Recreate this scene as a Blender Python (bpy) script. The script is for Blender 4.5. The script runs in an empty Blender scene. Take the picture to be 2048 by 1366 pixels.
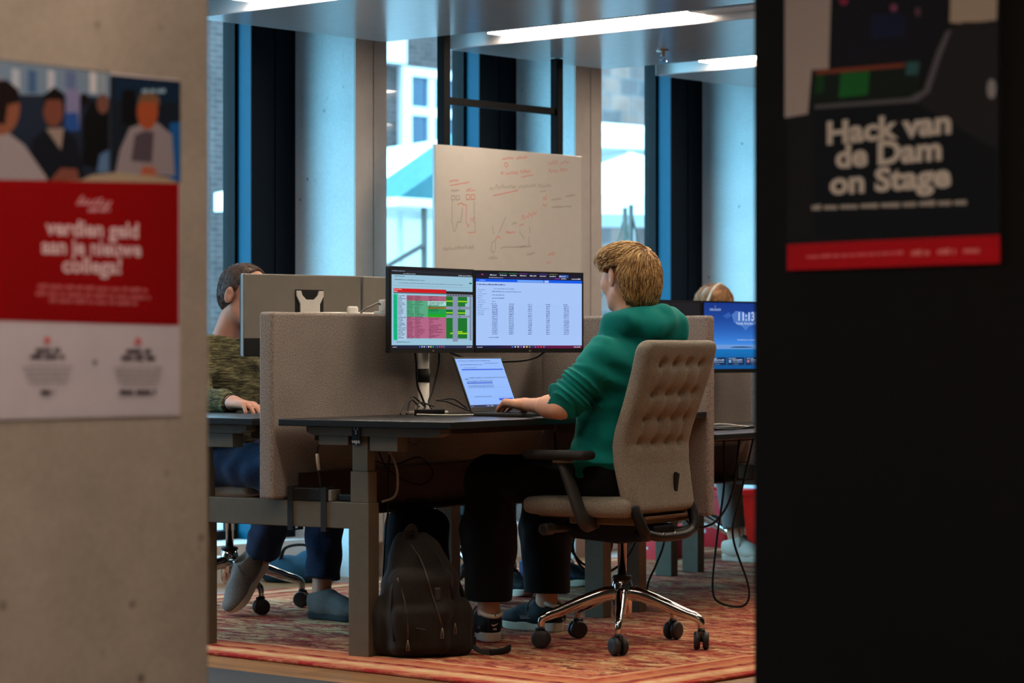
import bpy, bmesh, math, random
import numpy as np
from mathutils import Matrix, Vector, noise

C = bpy.context.scene.collection
R = math.radians
# ------------------------------------------------------------------ camera
FPX, HOR, CAMZ = 5300.0, 697.0, 1.05
cam_d = bpy.data.cameras.new('camera')
cam = bpy.data.objects.new('camera', cam_d)
C.objects.link(cam)
cam.location = (0, 0, CAMZ)
cam.rotation_euler = (R(90), 0, 0)
cam_d.sensor_width = 36.0
cam_d.lens = FPX * 36.0 / 2048
cam_d.shift_y = (HOR - 683.0) / 2048
cam_d.clip_start = 0.05
cam_d.clip_end = 300
cam_d.dof.use_dof = True
cam_d.dof.focus_distance = 9.35
cam_d.dof.aperture_fstop = 4.0
bpy.context.scene.camera = cam
# ------------------------------------------------------------------ colour management
vs = bpy.context.scene.view_settings
vs.view_transform = 'Standard'
vs.look = 'None'
vs.gamma = 1.0
vs.use_curve_mapping = False
vs.exposure = 0.0
# ------------------------------------------------------------------ sky
SKY = 7.0
world = bpy.data.worlds.new('sky')
bpy.context.scene.world = world
world.use_nodes = True
wn = world.node_tree.nodes
bg = wn['Background']
bg.inputs[0].default_value = (0.33, 0.70, 1.0, 1)
bg.inputs[1].default_value = SKY
# low soft daylight running along the facade, striking the window reveals
sun_d = bpy.data.lights.new('daylight', 'SUN')
sun_d.energy = 9.5
sun_d.angle = R(46)
sun_d.color = (0.22, 0.72, 1.0)
sun = bpy.data.objects.new('daylight', sun_d)
C.objects.link(sun)
sun.rotation_euler = Vector((.663 * .93 + .749 * .38, .749 * .93 - .663 * .38, -.40)).to_track_quat('-Z', 'Y').to_euler()
bpy.context.scene.cycles.max_bounces = 10
bpy.context.scene.cycles.diffuse_bounces = 4
bpy.context.scene.cycles.caustics_reflective = False
bpy.context.scene.cycles.caustics_refractive = False
bpy.context.scene.cycles.sample_clamp_indirect = 4.0
LAMP = 39.0                      # radiance of the ceiling diffusers
WARM = (1.0, 0.83, 0.66)

# ------------------------------------------------------------------ frames
def frame(ox, oy, ax):           # local x axis = ax (unit), local y = ax rotated +90 deg
    a = math.atan2(ax[1], ax[0])
    return Matrix.Translation((ox, oy, 0)) @ Matrix.Rotation(a, 4, 'Z')
E_, W_ = (0.545, 0.839), (0.839, -0.545)
DESK = frame(-0.82, 9.06, W_)    # local x = w (away from the screen wall), y = e (along it)
U_, N_ = (0.663, 0.749), (0.749, -0.663)
BLD = frame(-0.575, 12.0, N_)    # local x = t (into the room), y = s (along the facade)

def at_px(x, y, d):              # world point seen at a pixel at depth d
    return Vector(((x - 1024) / FPX * d, d, CAMZ + (HOR - y) / FPX * d))
def on_plane(x, y, o, r):        # (distance along r, height) where a pixel's ray meets an upright plane
    k = (x - 1024) / FPX
    q = (k * o[1] - o[0]) / (r[0] - k * r[1])
    d = o[1] + r[1] * q
    return q, CAMZ + (HOR - y) / FPX * d

# ------------------------------------------------------------------ colour + materials
def lin(c):
    return tuple((v / 12.92 if v <= .04045 else ((v + .055) / 1.055) ** 2.4) for v in c)
def rgb(r, g, b):
    return lin((r / 255, g / 255, b / 255))

class NT:
    def __init__(self, name):
        self.m = bpy.data.materials.new(name)
        self.m.use_nodes = True
        self.t = self.m.node_tree
        self.b = self.t.nodes['Principled BSDF']
        self.out = self.t.nodes['Material Output']
        self.co = None
    def n(self, typ, **kw):
        x = self.t.nodes.new(typ)
        for k, v in kw.items():
            setattr(x, k, v)
        return x
    def l(self, a, b):
        self.t.links.new(a, b)
    def coord(self, scale=(1, 1, 1), rot=(0, 0, 0)):
        if self.co is None:
            self.co = self.n('ShaderNodeTexCoord')
        mp = self.n('ShaderNodeMapping')
        mp.inputs['Scale'].default_value = scale
        mp.inputs['Rotation'].default_value = rot
        self.l(self.co.outputs['Object'], mp.inputs['Vector'])
        return mp.outputs['Vector']
    def noise(self, scale, detail=2, rough=.5, vec=None, distortion=0):
        x = self.n('ShaderNodeTexNoise')
        x.inputs['Scale'].default_value = scale
        x.inputs['Detail'].default_value = detail
        x.inputs['Roughness'].default_value = rough
        x.inputs['Distortion'].default_value = distortion
        self.l(vec if vec is not None else self.coord(), x.inputs['Vector'])
        return x.outputs['Fac']
    def ramp(self, fac, stops, interp='LINEAR'):
        x = self.n('ShaderNodeValToRGB')
        x.color_ramp.interpolation = interp
        e = x.color_ramp.elements
        while len(e) < len(stops):
            e.new(0.5)
        for i, (p, c) in enumerate(stops):
            e[i].position = p
            e[i].color = (c[0], c[1], c[2], 1)
        self.l(fac, x.inputs['Fac'])
        return x.outputs['Color']
    def mix(self, fac, a, b, mode='MIX'):
        x = self.n('ShaderNodeMix', data_type='RGBA', blend_type=mode)
        for s, v in ((x.inputs[0], fac), (x.inputs[6], a), (x.inputs[7], b)):
            if hasattr(v, 'is_linked'):
                self.l(v, s)
            elif isinstance(v, (int, float)):
                s.default_value = v
            else:
                s.default_value = (v[0], v[1], v[2], 1)
        return x.outputs[2]
    def math(self, op, a, b=0.0):
        x = self.n('ShaderNodeMath', operation=op)
        for s, v in ((x.inputs[0], a), (x.inputs[1], b)):
            if hasattr(v, 'is_linked'):
                self.l(v, s)
            else:
                s.default_value = v
        return x.outputs[0]
    def bump(self, h, strength=.3, dist=.01):
        x = self.n('ShaderNodeBump')
        x.inputs['Strength'].default_value = strength
        x.inputs['Distance'].default_value = dist
        self.l(h, x.inputs['Height'])
        self.l(x.outputs['Normal'], self.b.inputs['Normal'])
    def base(self, c):
        if hasattr(c, 'is_linked'):
            self.l(c, self.b.inputs['Base Color'])
        else:
            self.b.inputs['Base Color'].default_value = (c[0], c[1], c[2], 1)
    def pbr(self, rough=.5, metal=0.0, spec=None):
        self.b.inputs['Roughness'].default_value = rough
        self.b.inputs['Metallic'].default_value = metal
        if spec is not None:
            self.b.inputs['Specular IOR Level'].default_value = spec
        return self.m

def flat(name, c, rough=.5, metal=0.0, var=.12, scale=18, spec=None, bump=0.0, bscale=200):
    t = NT(name)
    f = t.noise(scale, 3)
    lo = tuple(v * (1 - var) for v in c)
    hi = tuple(min(1, v * (1 + var)) for v in c)
    t.base(t.ramp(f, [(.3, lo), (.7, hi)]))
    if bump:
        t.bump(t.noise(bscale, 2), bump, .004)
    return t.pbr(rough, metal, spec)
def cloth(name, c, speck=.35, scale=420, rough=.9, bump=.35, big=.12):
    t = NT(name)
    f = t.noise(scale, 2, .7)
    a = t.ramp(f, [(.32, tuple(v * (1 - speck) for v in c)), (.68, tuple(min(1, v * (1 + speck)) for v in c))])
    g = t.noise(6, 2)
    sh = t.ramp(g, [(.3, (1 - big,) * 3), (.7, (1, 1, 1))])
    t.base(t.mix(1.0, a, sh, 'MULTIPLY'))
    t.bump(f, bump, .002)
    t.b.inputs['Sheen Weight'].default_value = .04
    return t.pbr(rough, 0, .2)
def glow(name, c, s):
    t = NT(name)
    e = t.n('ShaderNodeEmission')
    e.inputs[0].default_value = (*c, 1)
    e.inputs[1].default_value = s
    t.l(e.outputs[0], t.out.inputs[0])
    return t.m
def attr_mat(name, emit=False, strength=1.0, rough=.5, grain=0.0, aniso=False):
    t = NT(name)
    a = t.n('ShaderNodeAttribute', attribute_name='Col')
    col = a.outputs['Color']
    if emit:
        t.b.inputs['Base Color'].default_value = (.01, .01, .012, 1)
        t.l(col, t.b.inputs['Emission Color'])
        t.b.inputs['Emission Strength'].default_value = strength
        return t.pbr(.5, 0, .12)
    if grain:
        f = t.noise(60, 3)
        col = t.mix(1.0, col, t.ramp(f, [(.3, (1 - grain,) * 3), (.7, (1, 1, 1))]), 'MULTIPLY')
    t.base(col)
    return t.pbr(rough, 0, .5 if emit else .12)

M = {}
M['black_plastic'] = flat('black_plastic', rgb(22, 21, 21), .5, spec=.3)
M['soft_black'] = flat('soft_black', rgb(20, 20, 20), .75)
M['grey_plastic'] = flat('grey_plastic', rgb(118, 112, 102), .42, var=.05)
M['dark_plastic'] = flat('dark_plastic', rgb(40, 39, 38), .5)
M['white_plastic'] = flat('white_plastic', rgb(215, 210, 200), .4, var=.04)
M['white_paint'] = flat('white_paint', rgb(215, 213, 210), .4, var=.03)
M['panel_white'] = flat('panel_white', rgb(178, 176, 176), .2, var=.03, spec=.6)
M['chrome'] = flat('chrome', rgb(205, 200, 195), .09, 1.0, var=.03)
M['steel'] = flat('steel', rgb(106, 96, 80), .5, .25, var=.06, scale=30)
M['steel_dark'] = flat('steel_dark', rgb(72, 62, 52), .45, .3, var=.08)
M['black_metal'] = flat('black_metal', rgb(12, 12, 13), .75, spec=.15)
M['plenum'] = flat('plenum', rgb(9, 10, 12), .9)
M['daylight_blue_metal'] = flat('daylight_blue_metal', rgb(2, 66, 88), .5, var=.04, spec=.12)  # blue of the daylight on this face is put into the colour
M['panel_fabric'] = cloth('panel_fabric', rgb(142, 131, 124), .5, 230)
M['chair_fabric'] = cloth('chair_fabric', rgb(140, 133, 121), .4, 300)
M['hoodie'] = cloth('hoodie', rgb(0, 126, 120), .10, 600, .85, .2, .1)
M['trousers'] = cloth('trousers', rgb(15, 14, 15), .2, 300, .9, .25)
M['bag_fabric'] = cloth('bag_fabric', rgb(38, 33, 29), .25, 350, .8, .3)
M['navy_fabric'] = cloth('navy_fabric', rgb(12, 15, 24), .25, 300)
M['denim'] = cloth('denim', rgb(36, 50, 78), .4, 220, .9, .3, .45)
M['grey_knit'] = cloth('grey_knit', rgb(120, 116, 112), .3, 260)
M['shoe_grey'] = cloth('shoe_grey', rgb(108, 100, 96), .2, 300)
M['shoe_black'] = cloth('shoe_black', rgb(22, 22, 24), .2, 300, .6)
M['shoe_white'] = flat('shoe_white', rgb(212, 200, 178), .55, var=.06)
M['shoe_blue'] = cloth('shoe_blue', rgb(24, 66, 130), .2, 300, .6)
M['cream'] = cloth('cream', rgb(215, 205, 190), .1, 120)
M['red_plastic'] = flat('red_plastic', rgb(205, 22, 38), .4, var=.06)
M['desk_top'] = flat('desk_top', rgb(25, 25, 27), .36, var=.06)
M['lamp_led'] = glow('lamp_led', WARM, LAMP)
M['fascia'] = flat('fascia', rgb(150, 150, 152), .45, var=.03)
M['col'] = attr_mat('printed_colour', rough=.75)
M['screen'] = attr_mat('screen_glow', emit=True, strength=1.0)
M['parasol'] = flat('parasol', rgb(240, 240, 235), .8, var=.03)
M['ground'] = flat('ground', rgb(140, 140, 140), .9)

def skin_mat(name, c):
    t = NT(name)
    f = t.noise(26, 4)
    t.base(t.ramp(f, [(.3, tuple(v * .86 for v in c)), (.7, c)]))
    t.bump(t.noise(240, 2), .12, .002)
    t.b.inputs['Subsurface Weight'].default_value = .12
    t.b.inputs['Subsurface Radius'].default_value = (.02, .007, .004)
    t.b.inputs['Subsurface Scale'].default_value = .3
    return t.pbr(.5, 0, .35)
M['skin'] = skin_mat('skin', rgb(222, 168, 138))
M['skin_tan'] = skin_mat('skin_tan', rgb(205, 146, 118))

def hair_mat(name):
    t = NT(name)
    a = t.n('ShaderNodeAttribute', attribute_name='Col')
    t.base(a.outputs['Color'])
    return t.pbr(.5, 0, .35)
M['hair'] = hair_mat('hair')

def knit_mat():
    t = NT('striped_knit')
    v = t.coord((10, 10, 95))
    f = t.noise(1.6, 4, .75, v, .6)
    t.base(t.ramp(f, [(.38, rgb(36, 32, 22)), (.52, rgb(80, 75, 48)), (.68, rgb(140, 130, 88))]))
    t.bump(t.noise(300, 2), .3, .003)
    return t.pbr(.9, 0, .15)
M['knit'] = knit_mat()

def concrete(name, c, pits=True, var=.16):
    t = NT(name)
    f = t.noise(3.2, 6, .62)
    col = t.ramp(f, [(.28, tuple(v * (1 - var * 1.5) for v in c)), (.72, tuple(v * (1 + var) for v in c))])
    g = t.noise(90, 3)
    col = t.mix(.35, col, t.mix(1.0, col, t.ramp(g, [(.3, (.75,) * 3), (.7, (1.1,) * 3)]), 'MULTIPLY'))
    if pits:
        v = t.n('ShaderNodeTexVoronoi')
        v.inputs['Scale'].default_value = 12
        t.l(t.coord(), v.inputs['Vector'])
        p = t.ramp(v.outputs['Distance'], [(.05, (1, 1, 1)), (.13, (0, 0, 0))])
        sel = t.ramp(t.noise(2.3, 2), [(.46, (0, 0, 0)), (.56, (1, 1, 1))])
        k = t.mix(1.0, p, sel, 'MULTIPLY')
        col = t.mix(k, col, tuple(v2 * .32 for v2 in c))
        t.bump(k, -.4, .01)
    t.base(col)
    return t.pbr(.8, 0, .25)
M['concrete'] = concrete('concrete', rgb(176, 160, 148))
M['concrete_pale'] = concrete('concrete_pale', rgb(196, 200, 202), True, .06)
M['pier_front'] = flat('pier_front', rgb(168, 156, 148), .6, var=.04)
M['dark_wall'] = flat('dark_wall', rgb(15, 12, 11), .8, var=.08, spec=.12)
M['plaster'] = flat('plaster', rgb(120, 112, 104), .8, var=.05)
M['carpet'] = cloth('carpet', rgb(62, 60, 60), .3, 200)

def wood():
    t = NT('oak_floor')
    v = t.coord((1.2, 14, 1))
    f = t.noise(2.2, 5, .6, v, .4)
    col = t.ramp(f, [(.3, rgb(122, 84, 50)), (.7, rgb(180, 132, 84))])
    br = t.n('ShaderNodeTexBrick')
    br.inputs['Scale'].default_value = 1.0
    br.inputs['Brick Width'].default_value = 1.1
    br.inputs['Row Height'].default_value = .14
    br.inputs['Mortar Size'].default_value = .003
    br.inputs['Color1'].default_value = (1, 1, 1, 1)
    br.inputs['Color2'].default_value = (.78, .78, .78, 1)
    br.inputs['Mortar'].default_value = (.3, .3, .3, 1)
    t.l(t.coord(), br.inputs['Vector'])
    t.base(t.mix(1.0, col, br.outputs['Color'], 'MULTIPLY'))
    return t.pbr(.42)
M['wood'] = wood()

def rug_mat(ax, ay):
    t = NT('distressed_rug')
    sx = t.n('ShaderNodeSeparateXYZ')
    t.l(t.coord(), sx.inputs[0])
    dx = t.math('SUBTRACT', ax, t.math('ABSOLUTE', sx.outputs[0]))
    dy = t.math('SUBTRACT', ay, t.math('ABSOLUTE', sx.outputs[1]))
    d = t.math('MINIMUM', dx, dy)
    wob = t.math('MULTIPLY', t.math('SUBTRACT', t.noise(7, 3), .5), .05)
    d = t.math('ADD', d, wob)
    red, ochre, cream, wine, violet, pink = rgb(178, 52, 48), rgb(216, 150, 100), rgb(236, 206, 160), rgb(120, 34, 42), rgb(116, 88, 110), rgb(212, 126, 106)
    f1 = t.noise(2.6, 6, .7, t.coord((1.7, 3.4, 1)), 1.0)
    field = t.ramp(f1, [(.28, wine), (.38, red), (.45, pink), (.52, ochre), (.60, cream), (.68, ochre), (.76, violet)])
    f2 = t.noise(7, 5, .78, t.coord((1.1, 2.8, 1)), .9)
    field = t.mix(t.ramp(f2, [(.48, (0, 0, 0)), (.55, (.92,) * 3)]), field, t.mix(t.ramp(t.noise(5, 4, .7), [(.42, (0, 0, 0)), (.62, (1, 1, 1))]), t.mix(.35, red, wine), wine))
    f3 = t.noise(20, 4, .7, t.coord((1.2, 4.4, 1)), .6)
    field = t.mix(t.ramp(f3, [(.54, (0, 0, 0)), (.66, (.8,) * 3)]), field, t.mix(.4, ochre, cream))
    border = t.ramp(d, [(0.0, red), (.035, red), (.045, ochre), (.10, cream), (.13, ochre), (.14, red), (.17, wine), (.18, ochre), (.27, red), (.28, ochre), (.30, cream), (.31, red)], 'LINEAR')
    wear = t.ramp(t.noise(12, 5, .7), [(.42, (0, 0, 0)), (.62, (1, 1, 1))])
    border = t.mix(t.mix(.75, (0, 0, 0), wear), border, t.mix(t.noise(30, 3), ochre, pink))
    sel = t.ramp(d, [(.30, (0, 0, 0)), (.33, (1, 1, 1))])
    col = t.mix(sel, border, field)
    st = t.noise(60, 3, .7, t.coord((.35, 6, 1)))
    col = t.mix(1.0, col, t.ramp(st, [(.35, (.66,) * 3), (.62, (1.05,) * 3)]), 'MULTIPLY')
    t.base(col)
    t.bump(t.noise(420, 2), .5, .004)
    return t.pbr(.95, 0, .1)

def brick_mat(name, c1, c2, mortar, w=.25, h=.08):
    t = NT(name)
    br = t.n('ShaderNodeTexBrick')
    br.inputs['Scale'].default_value = 1.0
    br.inputs['Brick Width'].default_value = w
    br.inputs['Row Height'].default_value = h
    br.inputs['Mortar Size'].default_value = .012
    br.inputs['Color1'].default_value = (*c1, 1)
    br.inputs['Color2'].default_value = (*c2, 1)
    br.inputs['Mortar'].default_value = (*mortar, 1)
    sx = t.n('ShaderNodeSeparateXYZ')
    t.l(t.coord(), sx.inputs[0])
    cb = t.n('ShaderNodeCombineXYZ')
    t.l(sx.outputs[1], cb.inputs[0])
    t.l(sx.outputs[2], cb.inputs[1])
    t.l(cb.outputs[0], br.inputs['Vector'])
    f = t.noise(1.6, 4, .7)
    t.base(t.mix(1.0, br.outputs['Color'], t.ramp(f, [(.3, (.6,) * 3), (.7, (1.2,) * 3)]), 'MULTIPLY'))
    return t.pbr(.9)
M['brick_grey'] = brick_mat('brick_grey', rgb(84, 66, 62), rgb(66, 52, 48), rgb(96, 88, 84))
M['stone'] = brick_mat('stone', rgb(150, 116, 100), rgb(76, 76, 78), rgb(110, 106, 104), .5, .28)

def glass_mat():
    t = NT('window_glass')
    tr = t.n('ShaderNodeBsdfTransparent')
    gl = t.n('ShaderNodeBsdfGlossy')
    gl.inputs['Roughness'].default_value = .02
    lw = t.n('ShaderNodeLayerWeight')
    lw.inputs[0].default_value = .5
    fr = t.n('ShaderNodeMath', operation='MULTIPLY_ADD')
    t.l(t.math('POWER', lw.outputs['Facing'], 5.0), fr.inputs[0])
    fr.inputs[1].default_value = .92
    fr.inputs[2].default_value = .03
    mx = t.n('ShaderNodeMixShader')
    t.l(fr.outputs[0], mx.inputs[0])
    t.l(tr.outputs[0], mx.inputs[1])
    t.l(gl.outputs[0], mx.inputs[2])
    t.l(mx.outputs[0], t.out.inputs[0])
    return t.m
M['glass'] = glass_mat()

# ------------------------------------------------------------------ objects
def link(name, data, parent=None):
    o = bpy.data.objects.new(name, data)
    C.objects.link(o)
    if parent is not None:
        o.parent = parent
    return o
def tag(o, label, cat, group=None, kind=None):
    if label:
        o['label'] = label
    if cat:
        o['category'] = cat
    if group:
        o['group'] = group
    if kind:
        o['kind'] = kind
    return o
def thing(name, label, cat, mw, group=None):
    o = link(name, None)
    o.empty_display_size = .05
    o.matrix_world = mw
    return tag(o, label, cat, group)
def T(x, y, z=0, rz=0):
    return Matrix.Translation((x, y, z)) @ Matrix.Rotation(rz, 4, 'Z')

class MB:
    def __init__(s):
        s.v, s.f, s.c = [], [], []
        s.col = None
    def add(s, verts, faces, M4=None):
        b = len(s.v)
        for p in verts:
            q = Vector(p)
            if M4 is not None:
                q = M4 @ q
            s.v.append(q[:])
        for f in faces:
            s.f.append(tuple(b + i for i in f))
            s.c.append(s.col)
        return s
    def box(s, x0, x1, y0, y1, z0, z1, M4=None):
        v = [(x0, y0, z0), (x1, y0, z0), (x1, y1, z0), (x0, y1, z0), (x0, y0, z1), (x1, y0, z1), (x1, y1, z1), (x0, y1, z1)]
        return s.add(v, [(0, 3, 2, 1), (4, 5, 6, 7), (0, 1, 5, 4), (1, 2, 6, 5), (2, 3, 7, 6), (3, 0, 4, 7)], M4)
    def quad(s, a, b, c, d):
        return s.add([a, b, c, d], [(0, 1, 2, 3)])
    def tube(s, pts, r, n=10, cap=True, flat=None):
        P = [Vector(p) for p in pts]
        rs = r if isinstance(r, (list, tuple)) else [r] * len(P)
        t0 = (P[1] - P[0]).normalized()
        up = Vector((0, 0, 1)) if abs(t0.z) < .9 else Vector((1, 0, 0))
        a = t0.cross(up).normalized()
        rings = []
        vv = []
        for i, p in enumerate(P):
            t = ((P[min(i + 1, len(P) - 1)] - P[max(i - 1, 0)])).normalized()
            a = (a - t * a.dot(t))
            a = a.normalized() if a.length > 1e-6 else t.orthogonal().normalized()
            b = t.cross(a)
            for k in range(n):
                an = 2 * math.pi * k / n
                q = a * math.cos(an) + b * math.sin(an) * (flat or 1.0)
                vv.append((p + q * rs[i])[:])
        ff = []
        for i in range(len(P) - 1):
            for k in range(n):
                k2 = (k + 1) % n
                ff.append((i * n + k, i * n + k2, (i + 1) * n + k2, (i + 1) * n + k))
        if cap:
            ff.append(tuple(range(n - 1, -1, -1)))
            ff.append(tuple((len(P) - 1) * n + k for k in range(n)))
        return s.add(vv, ff)
    def lathe(s, prof, n=24, M4=None):
        vv, ff = [], []
        for (r, z) in prof:
            for k in range(n):
                a = 2 * math.pi * k / n
                vv.append((r * math.cos(a), r * math.sin(a), z))
        for i in range(len(prof) - 1):
            for k in range(n):
                k2 = (k + 1) % n
                ff.append((i * n + k, i * n + k2, (i + 1) * n + k2, (i + 1) * n + k))
        ff.append(tuple(range(n - 1, -1, -1)))
        ff.append(tuple((len(prof) - 1) * n + k for k in range(n)))
        return s.add(vv, ff, M4)
    def prism(s, poly, z0, z1, M4=None):
        n = len(poly)
        v = [(x, y, z0) for x, y in poly] + [(x, y, z1) for x, y in poly]
        f = [tuple(range(n - 1, -1, -1)), tuple(range(n, 2 * n))]
        f += [(i, (i + 1) % n, n + (i + 1) % n, n + i) for i in range(n)]
        return s.add(v, f, M4)
    def build(s, name, mat, parent=None, smooth=False, bevel=0, seg=2, sub=0, mw=None, auto=None):
        me = bpy.data.meshes.new(name)
        me.from_pydata(s.v, [], s.f)
        if any(c is not None for c in s.c):
            ca = me.color_attributes.new('Col', 'FLOAT_COLOR', 'CORNER')
            buf = []
            for f, c in zip(s.f, s.c):
                buf += [*(c or (1, 1, 1)), 1.0] * len(f)
            ca.data.foreach_set('color', buf)
        me.materials.append(M[mat] if isinstance(mat, str) else mat)
        bm = bmesh.new()
        bm.from_mesh(me)
        bmesh.ops.recalc_face_normals(bm, faces=bm.faces)
        bm.to_mesh(me)
        bm.free()
        if smooth:
            me.polygons.foreach_set('use_smooth', [True] * len(me.polygons))
        o = link(name, me, parent)
        if mw is not None:
            o.matrix_world = mw
        if bevel:
            b = o.modifiers.new('bevel', 'BEVEL')
            b.width = bevel
            b.segments = seg
            b.limit_method = 'ANGLE'
        if sub:
            b = o.modifiers.new('subdivision', 'SUBSURF')
            b.levels = b.render_levels = sub
        if auto:
            me.polygons.foreach_set('use_smooth', [True] * len(me.polygons))
            w = o.modifiers.new('weighted', 'WEIGHTED_NORMAL')
            w.keep_sharp = True
        return o

def bez(p0, p1, p2, p3, n=14):
    out = []
    for i in range(n + 1):
        t = i / n
        a, b, c, d = (1 - t) ** 3, 3 * t * (1 - t) ** 2, 3 * t * t * (1 - t), t ** 3
        out.append(tuple(a * p0[k] + b * p1[k] + c * p2[k] + d * p3[k] for k in range(3)))
    return out
def spline(pts, n=6):            # Catmull-Rom through points
    P = [Vector(p) for p in pts]
    P = [P[0] * 2 - P[1]] + P + [P[-1] * 2 - P[-2]]
    out = []
    for i in range(1, len(P) - 2):
        a, b, c, d = P[i - 1], P[i], P[i + 1], P[i + 2]
        for k in range(n):
            t = k / n
            out.append((.5 * ((2 * b) + (c - a) * t + (2 * a - 5 * b + 4 * c - d) * t * t + (3 * b - a - 3 * c + d) * t ** 3))[:])
    out.append(P[-2][:])
    return out

_tc = {}
def text_geo(s, size, bold=0.0):  # flat letters in the xz plane, centred on x, baseline z = 0
    key = (s, size, bold)
    if key in _tc:
        return _tc[key]
    cu = bpy.data.curves.new('letters', 'FONT')
    cu.body = s
    cu.size = size
    cu.align_x = 'CENTER'
    cu.offset = bold
    cu.resolution_u = 3
    o = bpy.data.objects.new('letters', cu)
    C.objects.link(o)
    dg = bpy.context.evaluated_depsgraph_get()
    me = bpy.data.meshes.new_from_object(o.evaluated_get(dg))
    v = [(p.co.x, 0, p.co.y) for p in me.vertices]
    f = [tuple(p.vertices) for p in me.polygons]
    bpy.data.objects.remove(o)
    bpy.data.curves.remove(cu)
    bpy.data.meshes.remove(me)
    _tc[key] = (v, f)
    return v, f

# ------------------------------------------------------------------ smooth solid modelling on a grid
class SDF:
    def __init__(s, lo, hi, h):
        s.h = h
        s.lo = np.array(lo, float)
        s.n = np.ceil((np.array(hi, float) - s.lo) / h).astype(int) + 1
        s.F = np.full(tuple(s.n), 1.0, np.float32)
    def region(s, lo, hi):
        i0 = np.clip(np.floor((np.array(lo) - s.lo) / s.h).astype(int), 0, s.n)
        i1 = np.clip(np.ceil((np.array(hi) - s.lo) / s.h).astype(int) + 1, 0, s.n)
        if (i1 <= i0).any():
            return None
        sl = tuple(slice(a, b) for a, b in zip(i0, i1))
        ax = [s.lo[k] + s.h * np.arange(i0[k], i1[k]) for k in range(3)]
        P = np.meshgrid(*ax, indexing='ij', sparse=True)
        return sl, P
    def merge(s, sl, d, k, sub=False):
        a = s.F[sl]
        d = d.astype(np.float32)
        if sub:
            a = -a
        if k > 0:
            h = np.clip(.5 + .5 * (a - d) / k, 0, 1)
            r = a * (1 - h) + d * h - k * h * (1 - h)
        else:
            r = np.minimum(a, d)
        s.F[sl] = -r if sub else r
    def cap(s, p0, p1, r0, r1=None, k=.02, flat=None, cut=None, sub=False):
        r1 = r0 if r1 is None else r1
        p0, p1 = np.array(p0, float), np.array(p1, float)
        m = max(r0, r1) * (flat[1] if flat and flat[1] > 1 else 1) + k + s.h * 3
        g = s.region(np.minimum(p0, p1) - m, np.maximum(p0, p1) + m)
        if g is None:
            return s
        sl, P = g
        v = p1 - p0
        L2 = max(v @ v, 1e-12)
        q = [P[i] - p0[i] for i in range(3)]
        t = np.clip((q[0] * v[0] + q[1] * v[1] + q[2] * v[2]) / L2, 0, 1)
        d = [q[i] - t * v[i] for i in range(3)]
        if flat:
            a = np.array(flat[0], float)
            a /= np.linalg.norm(a)
            dp = d[0] * a[0] + d[1] * a[1] + d[2] * a[2]
            d = [d[i] + dp * a[i] * (1 / flat[1] - 1) for i in range(3)]
        D = np.sqrt(d[0] ** 2 + d[1] ** 2 + d[2] ** 2) - (r0 + (r1 - r0) * t)
        if cut:
            for (cp, cn) in (cut if isinstance(cut, list) else [cut]):
                D = np.maximum(D, (P[0] - cp[0]) * cn[0] + (P[1] - cp[1]) * cn[1] + (P[2] - cp[2]) * cn[2])
        s.merge(sl, D, k, sub)
        return s
    def ell(s, c, r, ax=None, k=.02, sub=False, cut=None):
        c = np.array(c, float)
        r = np.array(r, float)
        A = np.eye(3) if ax is None else np.array([np.array(a) / np.linalg.norm(a) for a in ax])
        m = r.max() + k + s.h * 3
        g = s.region(c - m, c + m)
        if g is None:
            return s
        sl, P = g
        q = [P[i] - c[i] for i in range(3)]
        w = [sum(q[j] * A[i][j] for j in range(3)) for i in range(3)]
        k0 = np.sqrt(sum((w[i] / r[i]) ** 2 for i in range(3)))
        k1 = np.sqrt(sum((w[i] / r[i] ** 2) ** 2 for i in range(3)))
        D = k0 * (k0 - 1) / np.maximum(k1, 1e-6)
        if cut:
            for (cp, cn) in cut:
                D = np.maximum(D, q[0] * 0 + (P[0] - cp[0]) * cn[0] + (P[1] - cp[1]) * cn[1] + (P[2] - cp[2]) * cn[2])
        s.merge(sl, D, k, sub)
        return s
    def box(s, c, half, r, ax=None, k=.01, sub=False):
        c = np.array(c, float)
        A = np.eye(3) if ax is None else np.array([np.array(a) / np.linalg.norm(a) for a in ax])
        m = np.linalg.norm(half) + r + k + s.h * 2
        g = s.region(c - m, c + m)
        if g is None:
            return s
        sl, P = g
        q = [P[i] - c[i] for i in range(3)]
        w = [np.abs(sum(q[j] * A[i][j] for j in range(3))) - (half[i] - r) for i in range(3)]
        D = np.sqrt(sum(np.maximum(x, 0) ** 2 for x in w)) + np.minimum(np.maximum(np.maximum(w[0], w[1]), w[2]), 0) - r
        s.merge(sl, D, k, sub)
        return s
    def column(s, rows, k=.02, sub=False, pw=2.0):     # rows of (z, cx, cy, rx, ry)
        a = np.array(rows, float)
        m = a[:, 3:].max() + k + s.h * 3
        g = s.region((a[:, 1].min() - m, a[:, 2].min() - m, a[0, 0] - k - s.h * 3), (a[:, 1].max() + m, a[:, 2].max() + m, a[-1, 0] + k + s.h * 3))
        sl, P = g
        z = P[2].ravel()
        I = [np.interp(z, a[:, 0], a[:, i]).reshape(1, 1, -1) for i in range(1, 5)]
        q = (np.abs((P[0] - I[0]) / I[2]) ** pw + np.abs((P[1] - I[1]) / I[3]) ** pw) ** (1 / pw)
        D = (q - 1) * np.minimum(I[2], I[3])
        D = np.maximum(D, np.maximum(a[0, 0] - P[2], P[2] - a[-1, 0]))
        s.merge(sl, D, k, sub)
        return s
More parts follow.
